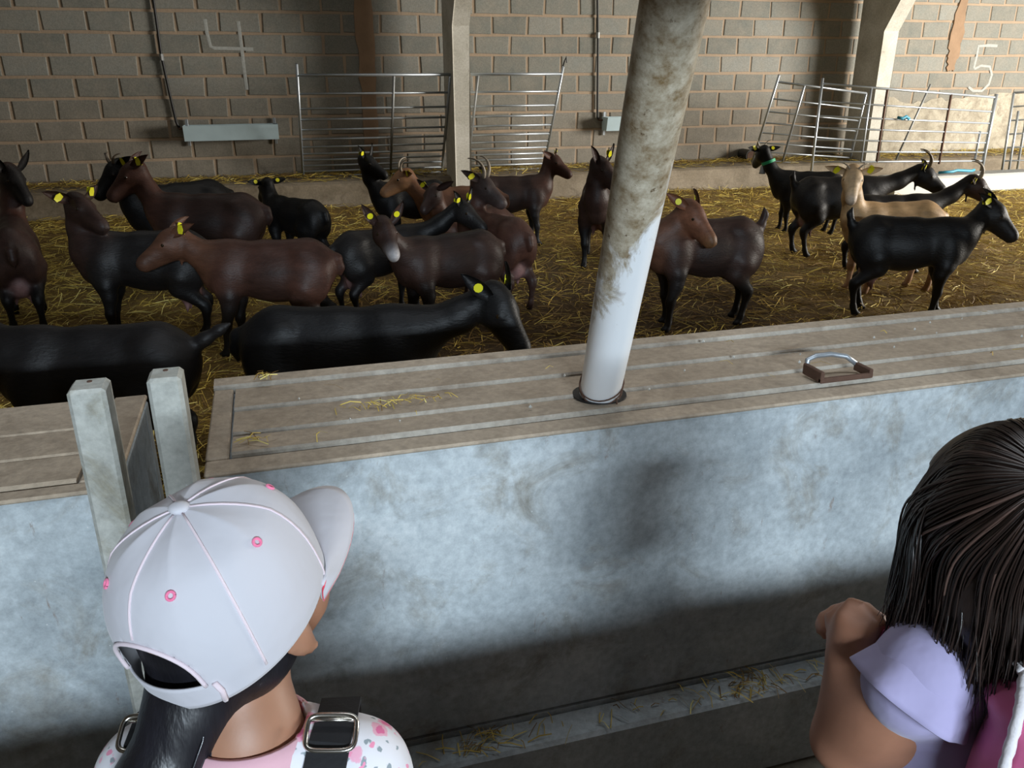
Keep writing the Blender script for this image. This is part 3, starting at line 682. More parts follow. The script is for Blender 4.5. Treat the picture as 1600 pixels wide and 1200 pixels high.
def goat(key, label, coat, legs, face, horns=None, tags=(1, 1), ear='out', tail='down', udder=False, muzzle=None, neckc=None, h=0.0115,
         wattle=False, collar=False, back=None, step=0, eyec=None):
    base, hd, s, poll, muz = GOATS[key]
    poll = np.array(poll); muz = np.array(muz); rr = random.Random(key)
    neckc = neckc or coat; back = back or coat; belly = tuple(0.5 * a + 0.5 * b for a, b in zip(coat, legs))
    # keep the neck within its reach
    sh = np.array([0.27, 0, 0.55]); nv = poll - sh; L = np.linalg.norm(nv); poll = sh + nv / L * min(max(L, 0.27), 0.50)
    fw = nrm(muz - np.array(GOATS[key][3])); HL = 0.27; E = 1.20
    muz = poll + fw * HL
    zz = np.array([0, 0, 1.0]); sd = nrm(np.cross(zz, fw)); up = np.cross(fw, sd); Rh = np.stack([fw, sd, up], 1)
    P = []
    sc = (1, 0.80, 1)
    P += [cone((-.20, 0, .495), (.14, 0, .495), .148, .140, coat, .04, sc), ell((-.06, 0, .455), (.22, .140, .150), belly, .05),
          ell((.20, 0, .505), (.130, .100, .152), coat, .05), ell((.285, 0, .47), (.085, .082, .115), neckc, .05),
          cone((.22, 0, .615), (.0, 0, .600), .050, .055, back, .05), cone((.0, 0, .600), (-.24, 0, .612), .055, .06, back, .05),
          ell((-.27, 0, .52), (.125, .115, .135), coat, .05), ell((-.335, 0, .50), (.06, .085, .10), coat, .04)]
    # neck as a bent, flattened column
    n0 = np.array([.235, 0, .525]); n1 = np.array([.30, 0, .56]); pe = poll - fw * 0.01 - up * 0.035
    mid = 0.5 * (n1 + pe) + np.array([0, 0, -0.012]) + 0.02 * nrm(np.array([pe[0] - n1[0], pe[1], 0]) + 1e-6)
    P += [cone(n0, n1, .125, .098, neckc, .06, (1, .78, 1)), cone(n1, mid, .090, .066, neckc, .05), cone(mid, pe, .066, .056, neckc, .04)]
    # head
    Q = lambda a, b, c: poll + (fw * a + sd * b + up * c) * E
    mc = muzzle or tuple(min(1, 1.25 * c + .008) for c in face)
    PH = [ell(Q(.035, 0, -.028), (.070, .050, .060), face, .03, Rh), cone(Q(.05, 0, -.044), Q(.175, 0, -.042), .054, .034, face, .03), cone(Q(.055, 0, -.080), Q(.165, 0, -.068), .038, .024, face, .03),
          cone(Q(.05, 0, -.008), Q(.19, 0, -.028), .030, .021, face, .025), ell(Q(.203, 0, -.046), (.034, .032, .037), mc, .018, Rh), cone(Q(.16, 0, -.075), Q(.205, 0, -.069), .016, .015, mc, .015)]
    for q in (-1, 1):
        PH += [ell(Q(.072, .036 * q, -.012), (.026, .016, .016), face, .015, Rh), ell(Q(.05, .036 * q, -.06), (.04, .018, .035), face, .025, Rh),
              ell(Q(.228, .013 * q, -.034), (.009, .007, .008), tuple(.5 * c for c in mc), .008, Rh)]
    for q in (-1, 1): PH += [cone(Q(.172, .017 * q, -.060), Q(.226, .012 * q, -.058), .006, .006, tuple(.3 * c for c in mc), .004), ell(Q(.075, .045 * q, -.016), (.018, .007, .013), tuple(min(1, 1.5 * c + .01) for c in face), .008, Rh)]
    for p_ in PH:
        if p_['t'] == 'c': p_['r1'] *= E; p_['r2'] *= E
        else: p_['r'] = p_['r'] * E
    P += PH
    # legs
    st = [(.02, -.03), (-.035, .03), (.03, .0), (-.01, .045)][step % 4]
    for i, q in enumerate((-1, 1)):
        dx = st[i]
        P += [ell((.215, .088 * q, .43), (.075, .052, .125), coat, .05)]
        P += chain([(.205, .092 * q, .36), (.20 + dx * .3, .092 * q, .30), (.215 + dx * .7, .086 * q, .185), (.21 + dx, .086 * q, .055), (.225 + dx, .088 * q, .018)], [.058, .044, .0275, .0185, .024], legs, .022)
        P += [ell((.216 + dx * .7, .086 * q, .190), (.027, .027, .034), legs, .015), ell((.232 + dx, .088 * q, .016), (.034, .025, .020), tuple(.6 * c for c in legs), .01)]
        dy = -st[1 - i]
        P += [ell((-.255, .083 * q, .445), (.115, .062, .145), coat, .05), cone((-.22, .09 * q, .40), (-.195 + dy * .3, .092 * q, .335), .085, .058, coat, .04)]
        P += chain([(-.205 + dy * .3, .092 * q, .335), (-.315 + dy * .7, .085 * q, .225), (-.318 + dy * .8, .085 * q, .195), (-.295 + dy, .085 * q, .058), (-.28 + dy, .087 * q, .018)], [.058, .033, .026, .0195, .024], legs, .025)
        P += [ell((-.272 + dy, .087 * q, .016), (.034, .025, .020), tuple(.6 * c for c in legs), .01)]
    for q in (-1, 1): P += [ell((-.215, .075 * q, .603), (.045, .026, .024), coat, .035)]
    if udder:
        P += [ell((-.235, 0, .30), (.075, .075, .085), PINK, .03)]
        for q in (-1, 1): P += [cone((-.225, .035 * q, .24), (-.22, .045 * q, .175), .022, .010, PINK, .02)]
    tb = (-.375, 0, .565)
    tp = {'up': [(-.395, 0, .61), (-.415, 0, .675), (-.405, 0, .72)], 'back': [(-.43, 0, .60), (-.49, 0, .635), (-.535, 0, .66)], 'down': [(-.41, 0, .555), (-.425, 0, .50), (-.42, 0, .45)]}[tail]
    P += chain([tb] + tp, [.032, .026, .02, .009], coat, .025)
    if wattle:
        w0 = mid * .25 + pe * .75 - np.array([0, 0, .05])
        for q in (-1, 1): P += [cone(w0 + sd * .018 * q + fw * .02, w0 + sd * .022 * q + fw * .03 - zz * .075, .009, .010, neckc, .01)]
    # ears
    ex = []; tips = []
    for q in (-1, 1):
        root = Q(.008, .040 * q, -.006)
        d = {'out': sd * q * .86 + up * .28 - fw * .30, 'up': sd * q * .55 + up * .75 - fw * .30, 'back': sd * q * .60 + up * .10 - fw * .75, 'flat': sd * q * .97 + up * .02 - fw * .15}[ear]
        u = nrm(d); nn = nrm(np.cross(u, np.cross(nrm(fw + .3 * up), u))); w = np.cross(nn, u)
        ex.append(leaf(root, u, w, nn,   .150, .034, tuple(.8 * c for c in face), tuple(min(1, 1.25 * c) for c in face)))
        tips.append((root, u, w, nn, q))
    for e in ex: pass
    P2 = []
    for p in P:
        p = dict(p)
        if p['t'] == 'c': p['a'] = p['a'] * s; p['b'] = p['b'] * s; p['r1'] *= s; p['r2'] *= s
        else: p['c'] = p['c'] * s; p['r'] = p['r'] * s
        p['k'] *= s; P2.append(p)
    o = empty('goat', base, math.radians(hd), label, 'goat', 'herd of goats in the pen')
    sdf_obj('body', P2, h, M['fur'], o, extra=[(v * s, f, c) for v, f, c in ex])
    for q in (-1, 1):
        link('eye', mesh('eye', *ball(Q(.078,   .0445 * q, -.014) * s, .0125 * s)), M['eye'], o, smooth=True)
    if horns:
        r0, ln, mt = horns
        for q in (-1, 1):
            pts = []; n = 9
            for i in range(n):
                t = i / (n - 1); a = t * 2.3
                pts.append((Q(.02, .022 * q, .018) + (up * math.sin(a) * .62 - fw * (1 - math.cos(a)) * .62) * ln * .55 + sd * q * (.035 * t + .03 * t * t)) * s)
            MB().tube(pts, [r0 * s * (1 - .78 * i / (n - 1)) for i in range(n)], 8).build('horn', M[mt], o, smooth=True)
    for (root, u, w, nn, q), tg in zip(tips, tags):
        if not tg: continue
        c = root + u * .062; m = MB(); e1 = (u * .5 + w * .85); e1 = nrm(e1); e2 = np.cross(nn, e1)
        if tg == 1: out = [(-.020, -.014), (.004, -.020), (.030, -.012), (.030, .012), (.004, .020), (-.020, .014)]
        else: out = [(.019 * math.cos(a), .019 * math.sin(a)) for a in [k * math.pi / 5 for k in range(10)]]
        for off in (-1, 1):
            ring = [c + e1 * a + e2 * b + nn * (.0075 * off + .004 * off * (abs(a) > .025)) for a, b in out]; ring2 = [p + nn * .0022 * off for p in ring]; k = len(out)
            Vt = [x * s for x in ring + ring2]; Ft = [tuple(range(k)), tuple(range(k, 2 * k))[::-1]] + [(i, (i + 1) % k, k + (i + 1) % k, k + i) for i in range(k)]
            m.add(Vt, Ft)
        m.tube([(c - nn * .01) * s, (c + nn * .01) * s], .004 * s, 6)
        m.build('ear_tag', M['yellow'], o)
    if collar:
        ax = nrm(pe - mid); a = nrm(np.cross(ax, (0, 0, 1))); b = np.cross(ax, a); cc = mid * .72 + pe * .28 
        V = []; F = []; n = 28
        for i in range(n):
            th = 2 * math.pi * i / n
            for rr_, hh in ((.068, -.016), (.068, .016), (.0735, .016), (.0735, -.016)):
                V.append((cc + (a * math.cos(th) + b * math.sin(th)) * (rr_ + .003) + ax * hh) * s)
        for i in range(n):
            k = (i + 1) % n
            for j in range(4): F.append((i * 4 + j, k * 4 + j, k * 4 + (j + 1) % 4, i * 4 + (j + 1) % 4))
        link('collar', mesh('collar', V, F), M['green'], o)
        bt = (cc + nrm(np.array([ax[0], ax[1], 0]) + 1e-6) * .055 - zz * .055) * s
        MB().tube([bt + np.array([0, 0, .012]), bt, bt + np.array([0, 0, -.05]), bt + np.array([0, 0, -.062])], [.010, .020, .026, .031], 10).build('bell', M['steel_dull'], o, smooth=True)
    return o

HB = (.017, .26, 'horn'); HS = (.011, .12, 'horn'); HP = (.017, .27, 'horn_pale')
goat('edge', 'dark brown goat cut by the left edge, black face turned right, rump to the viewer', DARK, BLACK, SOOT, tags=(0, 0), ear='up', udder=True, neckc=BROWN, step=1)
goat('A', 'black horned goat facing left behind a brown goat on the far left', BLACK, BLACK, BLACK, HS, tags=(0, 1), ear='out', h=.013)
goat('B', 'dark brown goat facing left under the left drinking trough', DARK, BLACK, BROWN, tags=(1, 1), ear='back', neckc=BROWN, wattle=True, h=.013)
goat('C', 'sooty black goat with brown neck, its head turned right, tags in both ears', SOOT, BLACK, DARK, tags=(1, 1), ear='out', neckc=DARK, udder=True, step=2)
goat('D', 'reddish brown goat facing left in front, pale cheek and yellow tag', BROWN, SOOT, RED, tags=(1, 1), ear='back', neckc=RED, wattle=True, step=3, tail='down')
goat('E', 'small black goat seen from behind near the wall, both ears spread with tags', BLACK, BLACK, BLACK, tags=(2, 2), ear='flat', h=.012)
goat('F', 'black goat with raised head in front of the left hay rack gate', BLACK, BLACK, BLACK, tags=(1, 0), ear='up', h=.012)
goat('G', 'orange tan goat with pale curved horns facing left', RED, DARK, TAN, (.012, .2, 'horn_pale'), tags=(1, 1), ear='flat', neckc=(.17, .075, .036), back=(.17, .075, .036), h=.012)
goat('H', 'dark faced brown goat lowering its head in the middle of the crowd', BROWN, DARK, DARK, tags=(1, 0), ear='out', neckc=RED, h=.012)
goat('I', 'brown goat with pale swept horns looking right, mouth open', BROWN, DARK, (.05, .035, .032), HP, tags=(1, 1), ear='back', udder=True, muzzle=(.10, .07, .065), h=.012, step=1)
goat('J', 'black goat stretching its long neck right over the white muzzled goat', SOOT, BLACK, SOOT, tags=(1, 1), ear='up', udder=True, neckc=BLACK)
goat('K', 'glossy dark brown goat with white muzzle facing the viewer', DARK, BLACK, DARK, tags=(2, 2), ear='up', muzzle=(.62, .60, .62), back=BLACK)
goat('L', 'large black goat right behind the long trough, head to the right', BLACK, BLACK, BLACK, tags=(2, 2), ear='back', tail='down', h=.010)
goat('M', 'large black goat behind the left trough with its tail raised', SOOT, BLACK, BLACK, tags=(0, 0), tail='back', h=.010)
goat('N', 'slender red brown goat in profile facing right below the hooked gate', DARK, SOOT, BROWN, (.008, .06, 'horn'), tags=(0, 1), ear='out', neckc=BROWN, wattle=True, h=.011, step=2)
goat('O', 'dark brown goat facing the viewer beside the white pipe', DARK, BLACK, DARK, tags=(0, 1), ear='up', neckc=DARK, h=.011, udder=True)
goat('P', 'purplish brown goat with tan face and raised tail right of the pipe', DARK, SOOT, (.15, .062, .035), tags=(2, 2), ear='back', tail='up', neckc=RED, muzzle=(.22, .11, .05), step=1)
goat('Q', 'black goat with green collar and bell looking away to the wall', BLACK, BLACK, BLACK, (.010, .15, 'horn_pale'), tags=(2, 1), ear='flat', collar=True, h=.011)
goat('R', 'black goat with curved dark horns behind the golden goat, facing right', SOOT, BLACK, SOOT, HB, tags=(1, 1), ear='out', udder=True, wattle=True, h=.011, tail='up')
goat('S', 'golden tan goat with pale face looking at the viewer', GOLD, (.34, .19, .10), (.52, .37, .22), (.009, .07, 'horn_pale'), tags=(1, 1), ear='flat', neckc=(.46, .30, .155), muzzle=(.58, .46, .36), wattle=True)
goat('U', 'dark brown goat with pale curved horns at the right, facing right', SOOT, BLACK, DARK, HP, tags=(1, 1), ear='flat', udder=True, wattle=True, h=.011)
goat('V', 'jet black goat nearest on the right, in profile facing right with tail up', BLACK, BLACK, SOOT, tags=(1, 1), ear='back', tail='up', udder=True, wattle=True, h=.010, step=1)
# ================================================================ the two children
def rotm(y, p, r):
    cy, sy, cp, sp, cr, sr = math.cos(y), math.sin(y), math.cos(p), math.sin(p), math.cos(r), math.sin(r)
    return np.array([[cy, -sy, 0], [sy, cy, 0], [0, 0, 1]]) @ np.array([[cp, 0, sp], [0, 1, 0], [-sp, 0, cp]]) @ np.array([[1, 0, 0], [0, cr, -sr], [0, sr, cr]])
def hand(w, d, n, col, L=0.048, fist=0.6, side=1):
    """palm and five unequal bent fingers; d = pointing direction, n = palm normal, side = thumb side"""
    w = np.array(w, float); d = nrm(d); n = nrm(np.array(n) - d * np.dot(n, d)); t = np.cross(n, d) * side
    P = [cone(w, w + d * L * .55, .017, .019, col, .012), cone(w + d * L * .35 + t * .012, w + d * L * .85 + t * .014, .012, .011, col, .01), cone(w + d * L * .35 - t * .012, w + d * L * .8 - t * .014, .012, .0105, col, .01)]
    for i, ln in enumerate((0.92, 1.0, 0.95, 0.76)):
        o = t * (.0185 - .0122 * i); p0 = w + d * L * (.88 - .03 * abs(i - 1)) + o; a = 0.0; p = p0; pts = [p0]
        for k, f in enumerate((.42, .33, .25)):
            a += fist * (.75, 1.15, .9)[k]; v = d * math.cos(a) + n * math.sin(a); p = p + v * L * f * ln; pts.append(p)
        P += chain(pts, [.0072, .0068, .0062, .0052], col, .004)
    th = [w + d * L * .22 + t * .018, w + d * L * .50 + t * .031 + n * .006, w + d * L * .78 + t * .030 + n * .016, w + d * L * .95 + t * .024 + n * .022]
    return P + chain(th, [.0095, .0085, .0075, .006], col, .006)
def head(cx, R, skin, lip, eyes=None):
    H = lambda a, b, c: cx + R @ np.array([a, b, c])
    P = [ell(H(0, 0, .012), (.090, .076, .092), skin, .03, R), ell(H(.035, 0, -.045), (.052, .055, .062), skin, .03, R), ell(H(.066, 0, -.092), (.020, .022, .017), skin, .025, R),
         ell(H(.088, 0, -.040), (.012, .011, .016), skin, .012, R), cone(H(.085, 0, -.012), H(.094, 0, -.040), .007, .009, skin, .012),
         ell(H(.083, 0, -.071), (.010, .019, .0055), lip, .005, R), ell(H(.085, 0, -.0775), (.009, .016, .005), lip, .005, R)]
    for q in (-1, 1):
        P += [ell(H(.062, .036 * q, -.048), (.026, .022, .028), skin, .025, R), ell(H(.080, .031 * q, .006), (.010, .020, .007), skin, .012, R),
              ell(H(-.004, .078 * q, -.032), (.017, .008, .028), skin, .008, R @ rotm(0.35 * q, -.15, 0)), ell(H(-.012, .084 * q, -.026), (.016, .005, .024), skin, .006, R @ rotm(0.4 * q, -.15, 0)), ell(H(.004, .080 * q, -.055), (.008, .006, .009), skin, .006, R)]
    return P, H
def eyes(o, H, R):
    for q in (-1, 1):
        link('eye', mesh('eye', *ball(H(.079, .031 * q, -.010), .0105, sc=(.7, 1, .7))), M['child_eye'], o, smooth=True)
def legs(z0, skin, yo=0.0):
    P = []
    for q in (-1, 1):
        P += chain([(0, .058 * q + yo, z0), (.012, .062 * q + yo, z0 * .54), (-.008, .062 * q + yo, .07), (.0, .062 * q + yo, .045)], [.070, .048, .032, .030], skin, .03)
        P += [ell((-.018, .062 * q + yo, z0 * .36), (.042, .038, .075), skin, .03), ell((.035, .063 * q + yo, .030), (.075, .032, .028), skin, .02)]
    return P
def shoe(o, y, mat, sole):
    P = [ell((.045, y, .036), (.088, .039, .034), (1, 1, 1), .02), cone((-.012, y, .05), (-.012, y, .085), .040, .038, (1, 1, 1), .02)]
    s_ = sdf_obj('shoe', P, .007, mat, o, cuts=[lambda X: 0.012 - X[..., 2]])
    MB().tube([(0, 0, 0), (0, 0, .013)], [.1, .1], 20).build('sole', sole, s_)
    sl = s_.children[0]; sl.location = (.045, y, .0); sl.scale = (.92, .42, 1)
M['child_eye'] = simple('child_eye', (0.02, 0.012, 0.008), 0.1, 0, 0.1, 20, 0.0)
M['hair'] = attr_mat('hair_strands', 0.28, 0.25, 60, 0.0, stretch=(1, 1, .2)); M['hair'].node_tree.nodes['Principled BSDF'].inputs['Specular IOR Level'].default_value = 0.6
M['hair_mass'] = attr_mat('hair_mass', 0.42, 0.5, 35, 0.35, 90, 0.004, (1, 1, .12))
def cloth(name, col, var=.08, rough=.85, bstr=.25, bscale=14, bdist=.012, **k):
    m, nt, b = nmat(name); v = coords(nt)
    nt.links.new(mix(nt, noise(nt, v, 9), tuple(c * (1 - var) for c in col), col), b.inputs['Base Color']); b.inputs['Roughness'].default_value = rough
    b.inputs['Sheen Weight'].default_value = .25
    bump(nt, b, noise(nt, v, bscale, 3, .5), bstr, bdist); return m
M['cap_white'] = cloth('white_cotton', (.55, .54, .585), .04, .8, .35, 16, .01)
M['cap_seam'] = cloth('pale_pink_tape', (.74, .62, .67), .05)
M['cap_pink'] = cloth('pink_thread', (.85, .20, .36), .1)
M['cap_red'] = cloth('red_lining', (.70, .04, .08), .1)
M['trousers'] = cloth('denim', (.05, .07, .14), .3)
M['shoe_c'] = cloth('canvas_shoe', (.6, .25, .35), .1); M['sole_c'] = simple('rubber_sole', (.6, .6, .58), .7)
M['strap'] = cloth('black_webbing', (.008, .008, .010), .3, .75, .4, 200, .001); M['strap'].node_tree.nodes['Principled BSDF'].inputs['Sheen Weight'].default_value = 0
M['chrome'] = simple('bright_buckle', (.75, .72, .66), .22, 1.0, .1, 20, 0)
M['collar_pink'] = cloth('pink_ribbing', (.78, .45, .52), .08, .85, .3, 120, .001)
M['lavender'] = cloth('lavender_cotton', (.38, .345, .55), .06, .85, .3, 18, .012)
M['magenta'] = cloth('pink_nylon', (.74, .15, .34), .25, .55, .45, 12, .02)
M['rope'] = cloth('white_cord', (.76, .72, .74), .12, .8, .6, 150, .002)
M['skirt'] = cloth('grey_violet_skirt', (.22, .19, .30), .1)
def floral():
    m, nt, b = nmat('floral_cotton'); v = coords(nt)
    def spots(scale, lo, hi, off):
        mp = N(nt, 'ShaderNodeMapping'); mp.inputs['Location'].default_value = off; nt.links.new(v, mp.inputs['Vector'])
        d = N(nt, 'ShaderNodeMix', data_type='VECTOR'); d.inputs[0].default_value = .012
        nn = N(nt, 'ShaderNodeTexNoise'); nn.inputs['Scale'].default_value = 110; nt.links.new(mp.outputs[0], nn.inputs['Vector'])
        nt.links.new(mp.outputs[0], d.inputs[4]); nt.links.new(nn.outputs['Color'], d.inputs[5])
        vo = N(nt, 'ShaderNodeTexVoronoi'); vo.inputs['Scale'].default_value = scale; vo.inputs['Randomness'].default_value = .8; nt.links.new(d.outputs[1], vo.inputs['Vector'])
        return ramp(nt, vo.outputs['Distance'], [(lo, 1), (hi, 0)]), vo
    c = (.76, .75, .80)
    leaf_, _ = spots(62, .20, .24, (.31, .12, .05)); c = mix(nt, leaf_, c, (.28, .33, .36))
    fl, _ = spots(34, .30, .34, (0, 0, 0)); c = mix(nt, fl, c, (.83, .42, .55))
    f2, _ = spots(34, .14, .18, (0, 0, 0)); c = mix(nt, f2, c, (.75, .14, .33))
    f3, _ = spots(48, .15, .18, (.9, .4, .2)); c = mix(nt, f3, c, (.85, .30, .46))
    nt.links.new(c, b.inputs['Base Color']); b.inputs['Roughness'].default_value = .85; b.inputs['Sheen Weight'].default_value = .2
    bump(nt, b, noise(nt, v, 16, 3, .5), .25, .012); return m
M['floral'] = floral()

# ---- child in the white cap
SK1 = (.36, .18, .11); LIP = (.42, .13, .10); HB1 = (.010, .0095, .013)
g1 = empty('person', (-0.095, 0.70, 0), math.radians(74), 'child in a white cap and floral top watching the goats over the trough', 'person')
cx = np.array([.0394, -.0033, 1.1115]); R1 = rotm(math.radians(52.08 - 74), math.radians(-13.5), math.radians(-6.5))
P, H = head(cx, R1, SK1, LIP)
YO = -.022; ZT = -.020
P += [cone(H(-.018, 0, -.05), (-.004, YO, 1.00 + ZT), .042, .043, SK1, .03), cone((-.004, YO, 1.005 + ZT), (-.006, YO, .955 + ZT), .045, .058, SK1, .04),
      ell((0, YO, .80), (.072, .10, .14), SK1, .05), ell((.005, YO, .66), (.075, .10, .14), SK1, .05), ell((0, YO, .55), (.08, .105, .09), SK1, .05)]
for q in (-1, 1):
    P += chain([(-.004, .055 * q + YO, .930), (0, .108 * q + YO, .912), (.03, .135 * q + YO, .76), (.135, .105 * q + YO, .78)], [.036, .037, .030, .020], SK1, .03)
    P += hand((.14, .102 * q + YO, .78), (1, -.15 * q, .12), (0, -.2 * q, -1), SK1, fist=.45, side=q)
P += legs(.54, SK1, YO)
sdf_obj('body', P, .0065, M['skin'], g1, soft=.006); eyes(g1, H, R1)
# clothes
Pt = [ell((0, YO, .815), (.088, .115, .150), (1, 1, 1), .05), ell((.006, YO, .66), (.090, .112, .16), (1, 1, 1), .06), cone((-.006, .045 + YO, .937), (-.006, -.045 + YO, .937), .044, .044, (1, 1, 1), .04)]
for q in (-1, 1): Pt += chain([(-.006, .045 * q + YO, .935), (-.002, .105 * q + YO, .914), (.016, .128 * q + YO, .83)], [.044, .045, .043], (1, 1, 1), .04)
def neckhole(c, ax, r):
    c = np.array(c); ax = nrm(ax)
    def f(X):
        d = X - c; t = d @ ax; return np.where(t > -.03, r - np.linalg.norm(d - t[..., None] * ax, axis=-1), -1.0)
    return f
sdf_obj('shirt', Pt, .0065, M['floral'], g1, cuts=[lambda X: .56 - X[..., 2], neckhole((-.004, YO - .002, .97), (.15, .0, 1), .055)])
def ringband(name, c, rx, ry, tilt, hgt, thick, mat, par, roll=0.0, n=40):
    Rr = rotm(0, tilt, roll); V = []; F = []
    for i in range(n):
        th = 2 * math.pi * i / n
        for k, hz in ((1.0, -hgt), (.93, 0), (.86, hgt), (.80, hgt * 1.02), (.86, 0), (.94, -hgt)):
            V.append(np.array(c) + Rr @ np.array([rx * k * math.cos(th), ry * k * math.sin(th), hz]))
    for i in range(n):
        m_ = (i + 1) % n
        for j in range(6): F.append((i * 6 + j, m_ * 6 + j, m_ * 6 + (j + 1) % 6, i * 6 + (j + 1) % 6))
    return link(name, mesh(name, V, F), mat, par, smooth=True)
cb = ringband('collar', (-.004, YO - .002, .969), .068, .072, .14, .011, .003, M['collar_pink'], g1); cb['label'] = 'pale pink ribbed collar band'
sdf_obj('trousers', legs(.54, (1, 1, 1), YO)[0:0] + [ell((0, YO, .555), (.092, .118, .09), (1, 1, 1), .05)] + sum([chain([(0, .058 * q + YO, .53), (.012, .062 * q + YO, .29), (-.006, .062 * q + YO, .10)], [.080, .060, .050], (1, 1, 1), .03) for q in (-1, 1)], []), .008, M['trousers'], g1, cuts=[lambda X: .085 - X[..., 2]])
for q in (-1, 1): shoe(g1, .062 * q + YO, M['shoe_c'], M['sole_c'])
# straps of the pinafore with bright sliders
def ribbon(name, pts, nrm_, w, t_, mat, par):
    m = MB(); P_ = [Vector(p) for p in pts]; V = []; F = []; n = len(P_)
    for i, p in enumerate(P_):
        tt = (P_[min(i + 1, n - 1)] - P_[max(i - 1, 0)]).normalized(); nn = Vector(nrm_[i]).normalized(); nn = (nn - tt * nn.dot(tt)).normalized(); s_ = tt.cross(nn)
        for a, b in ((-1, 0), (1, 0), (1, 1), (-1, 1)): V.append(p + s_ * (a * w / 2) + nn * (b * t_))
    for i in range(n - 1):
        for j in range(4): F.append((i * 4 + j, i * 4 + (j + 1) % 4, i * 4 + 4 + (j + 1) % 4, i * 4 + 4 + j))
    F += [(3, 2, 1, 0), tuple((n - 1) * 4 + j for j in range(4))]
    return link(name, mesh(name, V, F), mat, par)
for q, dy in ((-1, -.014), (1, 0.0)):
    y0 = .092 * q + YO + dy * 0
    pts = [(-.098, .05 * q + YO, .72), (-.096, .065 * q + YO, .83), (-.080, .078 * q + YO, .915), (-.060, .084 * q + YO, .950), (-.030, .088 * q + YO, .973), (.0, .090 * q + YO, .978), (.035, .086 * q + YO, .966), (.075, .076 * q + YO, .91), (.096, .066 * q + YO, .82), (.100, .06 * q + YO, .72)]
    nm = [(-1, 0, 0), (-1, 0, .1), (-.85, 0, .5), (-.6, 0, .8), (-.3, 0, 1), (0, 0, 1), (.4, 0, .9), (.9, 0, .4), (1, 0, .1), (1, 0, 0)]
    st_ = ribbon('strap', pts, nm, .040, .004, M['strap'], g1)
    c = Vector((-.026, .089 * q + YO, .983)); Rb = rotm(0, -.55, 0); pts = []
    for i in range(33):
        th = 2 * math.pi * i / 32; e = lambda v: math.copysign(abs(v) ** .45, v)
        pts.append(tuple(np.array(c) + Rb @ np.array([.0165 * e(math.sin(th)), .024 * e(math.cos(th)), .0])))
    bk = MB().tube(pts, .0026, 8, cap=False).tube([tuple(np.array(c) + Rb @ np.array([0.012, -.023, -.001])), tuple(np.array(c) + Rb @ np.array([0.012, .023, -.001]))], .002, 6).build('buckle', M['chrome'], st_, smooth=True)
    bk['label'] = 'bright metal strap slider'
for o_ in g1.children:
    if o_.name.split('.')[0] in ('shirt', 'collar'): o_.location.z = .014
    if o_.name.split('.')[0] == 'strap': o_.location.z = .021
# hair under the cap and the ponytail
Ph = [ell(H(-.006, 0, .0), (.086, .082, .088), HB1, .03, R1), ell(H(-.028, 0, -.045), (.050, .066, .045), HB1, .03, R1)]
Ph += chain([H(-.040, .008, -.045), (-.020, .024, 1.025), (-.055, .050, .965), (-.092, .050, .89), (-.108, .035, .78)], [.040, .036, .037, .034, .012], HB1, .03)
sdf_obj('hair', Ph, .006, M['hair_mass'], g1, cuts=[lambda X: ((X - cx) @ R1[:, 0]) - .030 - .9 * np.maximum((X - cx) @ R1[:, 2], 0)])
def strands(name, paths, rad, cols, mat, par, n=4, flat=.5):
    V = []; F = []; C = []
    for pts, r, c in zip(paths, rad, cols):
        m = MB(); k = len(pts); m.tube(pts, [r * (1 - .75 * (i / (k - 1)) ** 3) for i in range(k)], n, cap=False, flat=flat); o = len(V)
        V += m.V; F += [tuple(i + o for i in f) for f in m.F]; C += [c] * len(m.V)
    return link(name, mesh(name, V, np.array(F), np.array(C)), mat, par, smooth=True)
rs = random.Random(4); paths = []; rads = []; cols = []
for i in range(170):
    a = rs.uniform(0, 2 * math.pi); rr_ = rs.uniform(.85, 1.12)
    ax = [np.array(H(-.040, .008, -.045)), np.array((-.020, .024, 1.025)), np.array((-.055, .050, .965)), np.array((-.092, .050, .89)), np.array((-.108, .035, .78)), np.array((-.108, .033, .75))]
    rd = [.036, .036, .038, .035, .014, .004]; pts = []
    for j, (p, r) in enumerate(zip(ax, rd)):
        aa = a + .25 * j; pts.append(p + np.array([math.cos(aa), math.sin(aa), 0]) * r * rr_ + np.array([rs.gauss(0, .002), rs.gauss(0, .002), 0]))
    paths.append(pts); rads.append(rs.uniform(.0015, .003)); s_ = rs.uniform(.6, 2.0); cols.append(tuple(s_ * c for c in HB1))
for q in (-1, 1):
    for i in range(0):      # combed back from the ears to the tail
        z0 = rs.uniform(-.045, .005); a = rs.uniform(.0, 1.0)
        p0 = H(.025 - .06 * a, .081 * q * (1 - .08 * a), z0 - .018 * a); p1 = H(-.045 - .02 * a, .066 * q, z0 - .030); p2 = H(-.088, .030 * q + .005, -.048 + .3 * z0); p3 = H(-.094, .01, -.075)
        paths.append([p0, p1, p2, p3]); rads.append(rs.uniform(.001, .002)); s_ = rs.uniform(.6, 2.2); cols.append(tuple(s_ * c for c in HB1))
strands('hair_strand_layer', paths, rads, cols, M['hair'], g1).name = 'hair_strands'
